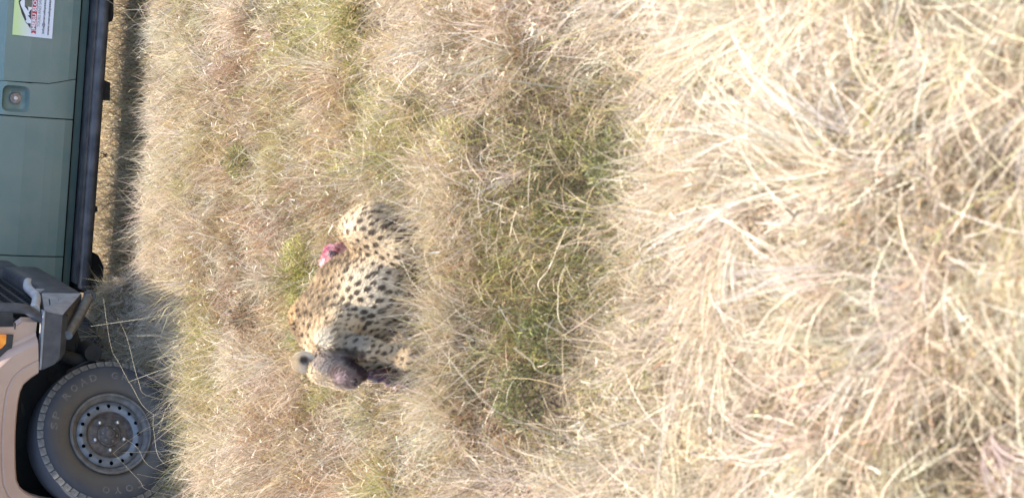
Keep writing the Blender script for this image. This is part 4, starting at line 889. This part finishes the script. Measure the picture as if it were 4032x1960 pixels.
for pts, hd, wv in (
    ([(560, 560), (470, 620), (444, 650)], False, .002), ([(700, 480), (620, 520), (560, 560), (445, 640)], False, .002), ([(610, 60), (560, 100), (480, 40), (420, 0)], False, .002), ([(800, 20), (640, 35), (495, 40)], True, .0022), ([(640, 110), (590, 95), (545, 15)], False, .0028), ([(600, 700), (520, 780), (450, 790)], True, .002), ([(560, 360), (545, 350), (508, 360)], True, .002),
    ([(800, 360), (740, 341), (661, 274)], True, .0028), ([(1090, 150), (1002, 89), (935, 0)], False, .003), ([(1153, 0), (1230, 60), (1288, 112), (1433, 201)], True, .0032), ([(1180, 420), (1148, 391), (1090, 330), (1042, 280)], True, .0034), ([(1420, 580), (1371, 565), (1270, 545), (1170, 525)], True, .0036), ([(1340, 265), (1327, 257), (1223, 229)], True, .003), ([(1600, 526), (1500, 527), (1422, 528)], False, .0026), ([(1560, 470), (1450, 470), (1428, 640), (1420, 700)], False, .002),
    ([(1400, 330), (1200, 325), (1000, 330), (620, 355)], False, .0018), ([(1740, 240), (1712, 212), (1660, 170), (1628, 129)], True, .003), ([(2280, 362), (2100, 330), (1900, 300), (1768, 285)], True, .0036), ([(2350, 350), (2300, 335), (2215, 318)], True, .0038), ([(1590, 360), (1700, 300), (1768, 285)], False, .003),
    ([(1040, 1250), (930, 1260), (790, 1290)], False, .003), ([(1060, 1180), (960, 1260), (810, 1310)], True, .003), ([(1200, 1760), (1120, 1620), (1040, 1500), (870, 1440)], False, .002),
    ([(2072, 1225), (2120, 1130), (2164, 1052), (2228, 900)], True, .0036), ([(2245, 1400), (2223, 1292), (2198, 1163), (2205, 1100), (2226, 1046)], False, .0026), ([(2200, 1510), (2147, 1471), (2090, 1420), (2024, 1370)], True, .0036), ([(2290, 1360), (2270, 1348), (2210, 1310), (2147, 1275)], True, .0036), ([(2480, 1150), (2455, 1163), (2380, 1205), (2315, 1203), (2260, 1175), (2237, 1141)], False, .0028), ([(2400, 1230), (2300, 1240), (2180, 1270), (2040, 1300)], False, .0022),
    ([(2300, 1760), (2269, 1737), (2050, 1660), (1909, 1581), (1729, 1361)], False, .0032), ([(2300, 1790), (2222, 1737), (2120, 1690), (2034, 1690), (1950, 1720), (1901, 1768)], False, .0030), ([(1520, 1880), (1420, 1770), (1380, 1700), (1280, 1560)], False, .0024), ([(1560, 1870), (1480, 1800), (1430, 1760), (1380, 1800)], True, .003), ([(1700, 1900), (1600, 1890), (1460, 1870)], True, .0034),
    ([(1740, 920), (1790, 850), (1850, 790), (1890, 760)], True, .0034), ([(2600, 1000), (2540, 930), (2480, 870), (2300, 800)], False, .0028), ([(2720, 900), (2650, 960), (2560, 1010), (2470, 1120), (2460, 1190)], False, .003),
    ([(3640, 880), (3628, 820), (3632, 700), (3635, 597)], True, .0036), ([(3640, 690), (3535, 690), (3250, 710), (2945, 712)], False, .0034), ([(2600, 895), (2850, 720), (3050, 590), (3225, 474)], False, .003), ([(3260, 700), (3160, 640), (3040, 540), (2930, 446)], True, .0036), ([(3900, 140), (3800, 160), (3700, 170), (3560, 330)], False, .0032), ([(3900, 420), (3850, 350), (3800, 250), (3790, 140)], False, .0034), ([(4000, 700), (3920, 660), (3870, 690), (3800, 600)], True, .0036),
    ([(3160, 1560), (3060, 1520), (2950, 1460), (2800, 1430)], False, .0034), ([(3300, 1700), (3200, 1560), (3420, 1480), (3500, 1400)], False, .0034), ([(2600, 1900), (2780, 1800), (2900, 1760), (3000, 1690)], False, .0034), ([(3900, 1560), (3780, 1500), (3620, 1500), (3450, 1520)], False, .0036), ([(3060, 1690), (3040, 1650), (3010, 1600)], True, .0036), ([(3600, 1950), (3650, 1800), (3640, 1700), (3560, 1640)], True, .004), ([(3000, 1000), (3120, 1080), (3250, 1080), (3400, 1050)], False, .0034), ([(3950, 1780), (3840, 1850), (3700, 1900), (3560, 1960)], False, .004)):
    gy_ = ground_at(*pts[0])[1]; kind_ = 'seed-headed' if hd else ('bent' if len(pts) > 4 else 'bare')
    zone = 'at the bank before the green vehicle' if gy_ > 7.2 else 'between the cheetah and the vehicles' if gy_ > 5.45 else 'level with the cheetah' if gy_ > 4.6 else 'over the dark green hollow' if gy_ > 3.75 else 'among the tall pale grass'
    stalk(pts, hd, wv, .10, 'pale %s grass stalk %s' % (kind_, zone), 'pale %s stalks %s' % (kind_, zone))
# ------------------------------------------------------------------ low yellow-green herbs
def herb(x, y, size, cols, label, seedn):
    b0 = ground_at(x, y); b0[2] = float(terrain(b0[0], b0[1])); e_ = empty('low_herb', tuple(b0)); size *= 1.25; n = int(900*size/.1)
    a = rng.uniform(0, 6.28, n); r_ = size*np.sqrt(rng.random(n)); hh = size*1.5*rng.random(n)**.7*(1-.6*(r_/size)**2)
    rt = np.stack([r_*np.cos(a), r_*np.sin(a), hh], -1)+b0
    v, f, c_ = blades(rt, a+rng.normal(0, .8, n), rng.uniform(.1, 1.3, n), rng.uniform(-.4, 1.0, n), rng.uniform(.012, .03, n), rng.uniform(.003, .0055, n), mixcol(cols, n), 2)
    lf = link('foliage', ribbon_mesh('foliage', v-b0.astype(np.float32), f, c_), M['grass'], e_); lf['kind'] = 'stuff'
    for k in range(7):
        q = rng.uniform(0, 6.28); rr = size*.8*rng.random(); MB().tube(arc_pts([(0, 0, -.01), (rr*.4*math.cos(q), rr*.4*math.sin(q), size*.5), (rr*math.cos(q), rr*math.sin(q), size*1.2)], 3), .0014, 4).build('stem', M['herbstem'], e_)
    tag(e_, label, 'plant')
M['herbstem'] = noisy('herb_stem', (.22, .2, .08), (.32, .28, .12), 30, .7)
for x, y, sz, cols, lb in HERBS:
    herb(x, y, sz, cols, lb, 0)
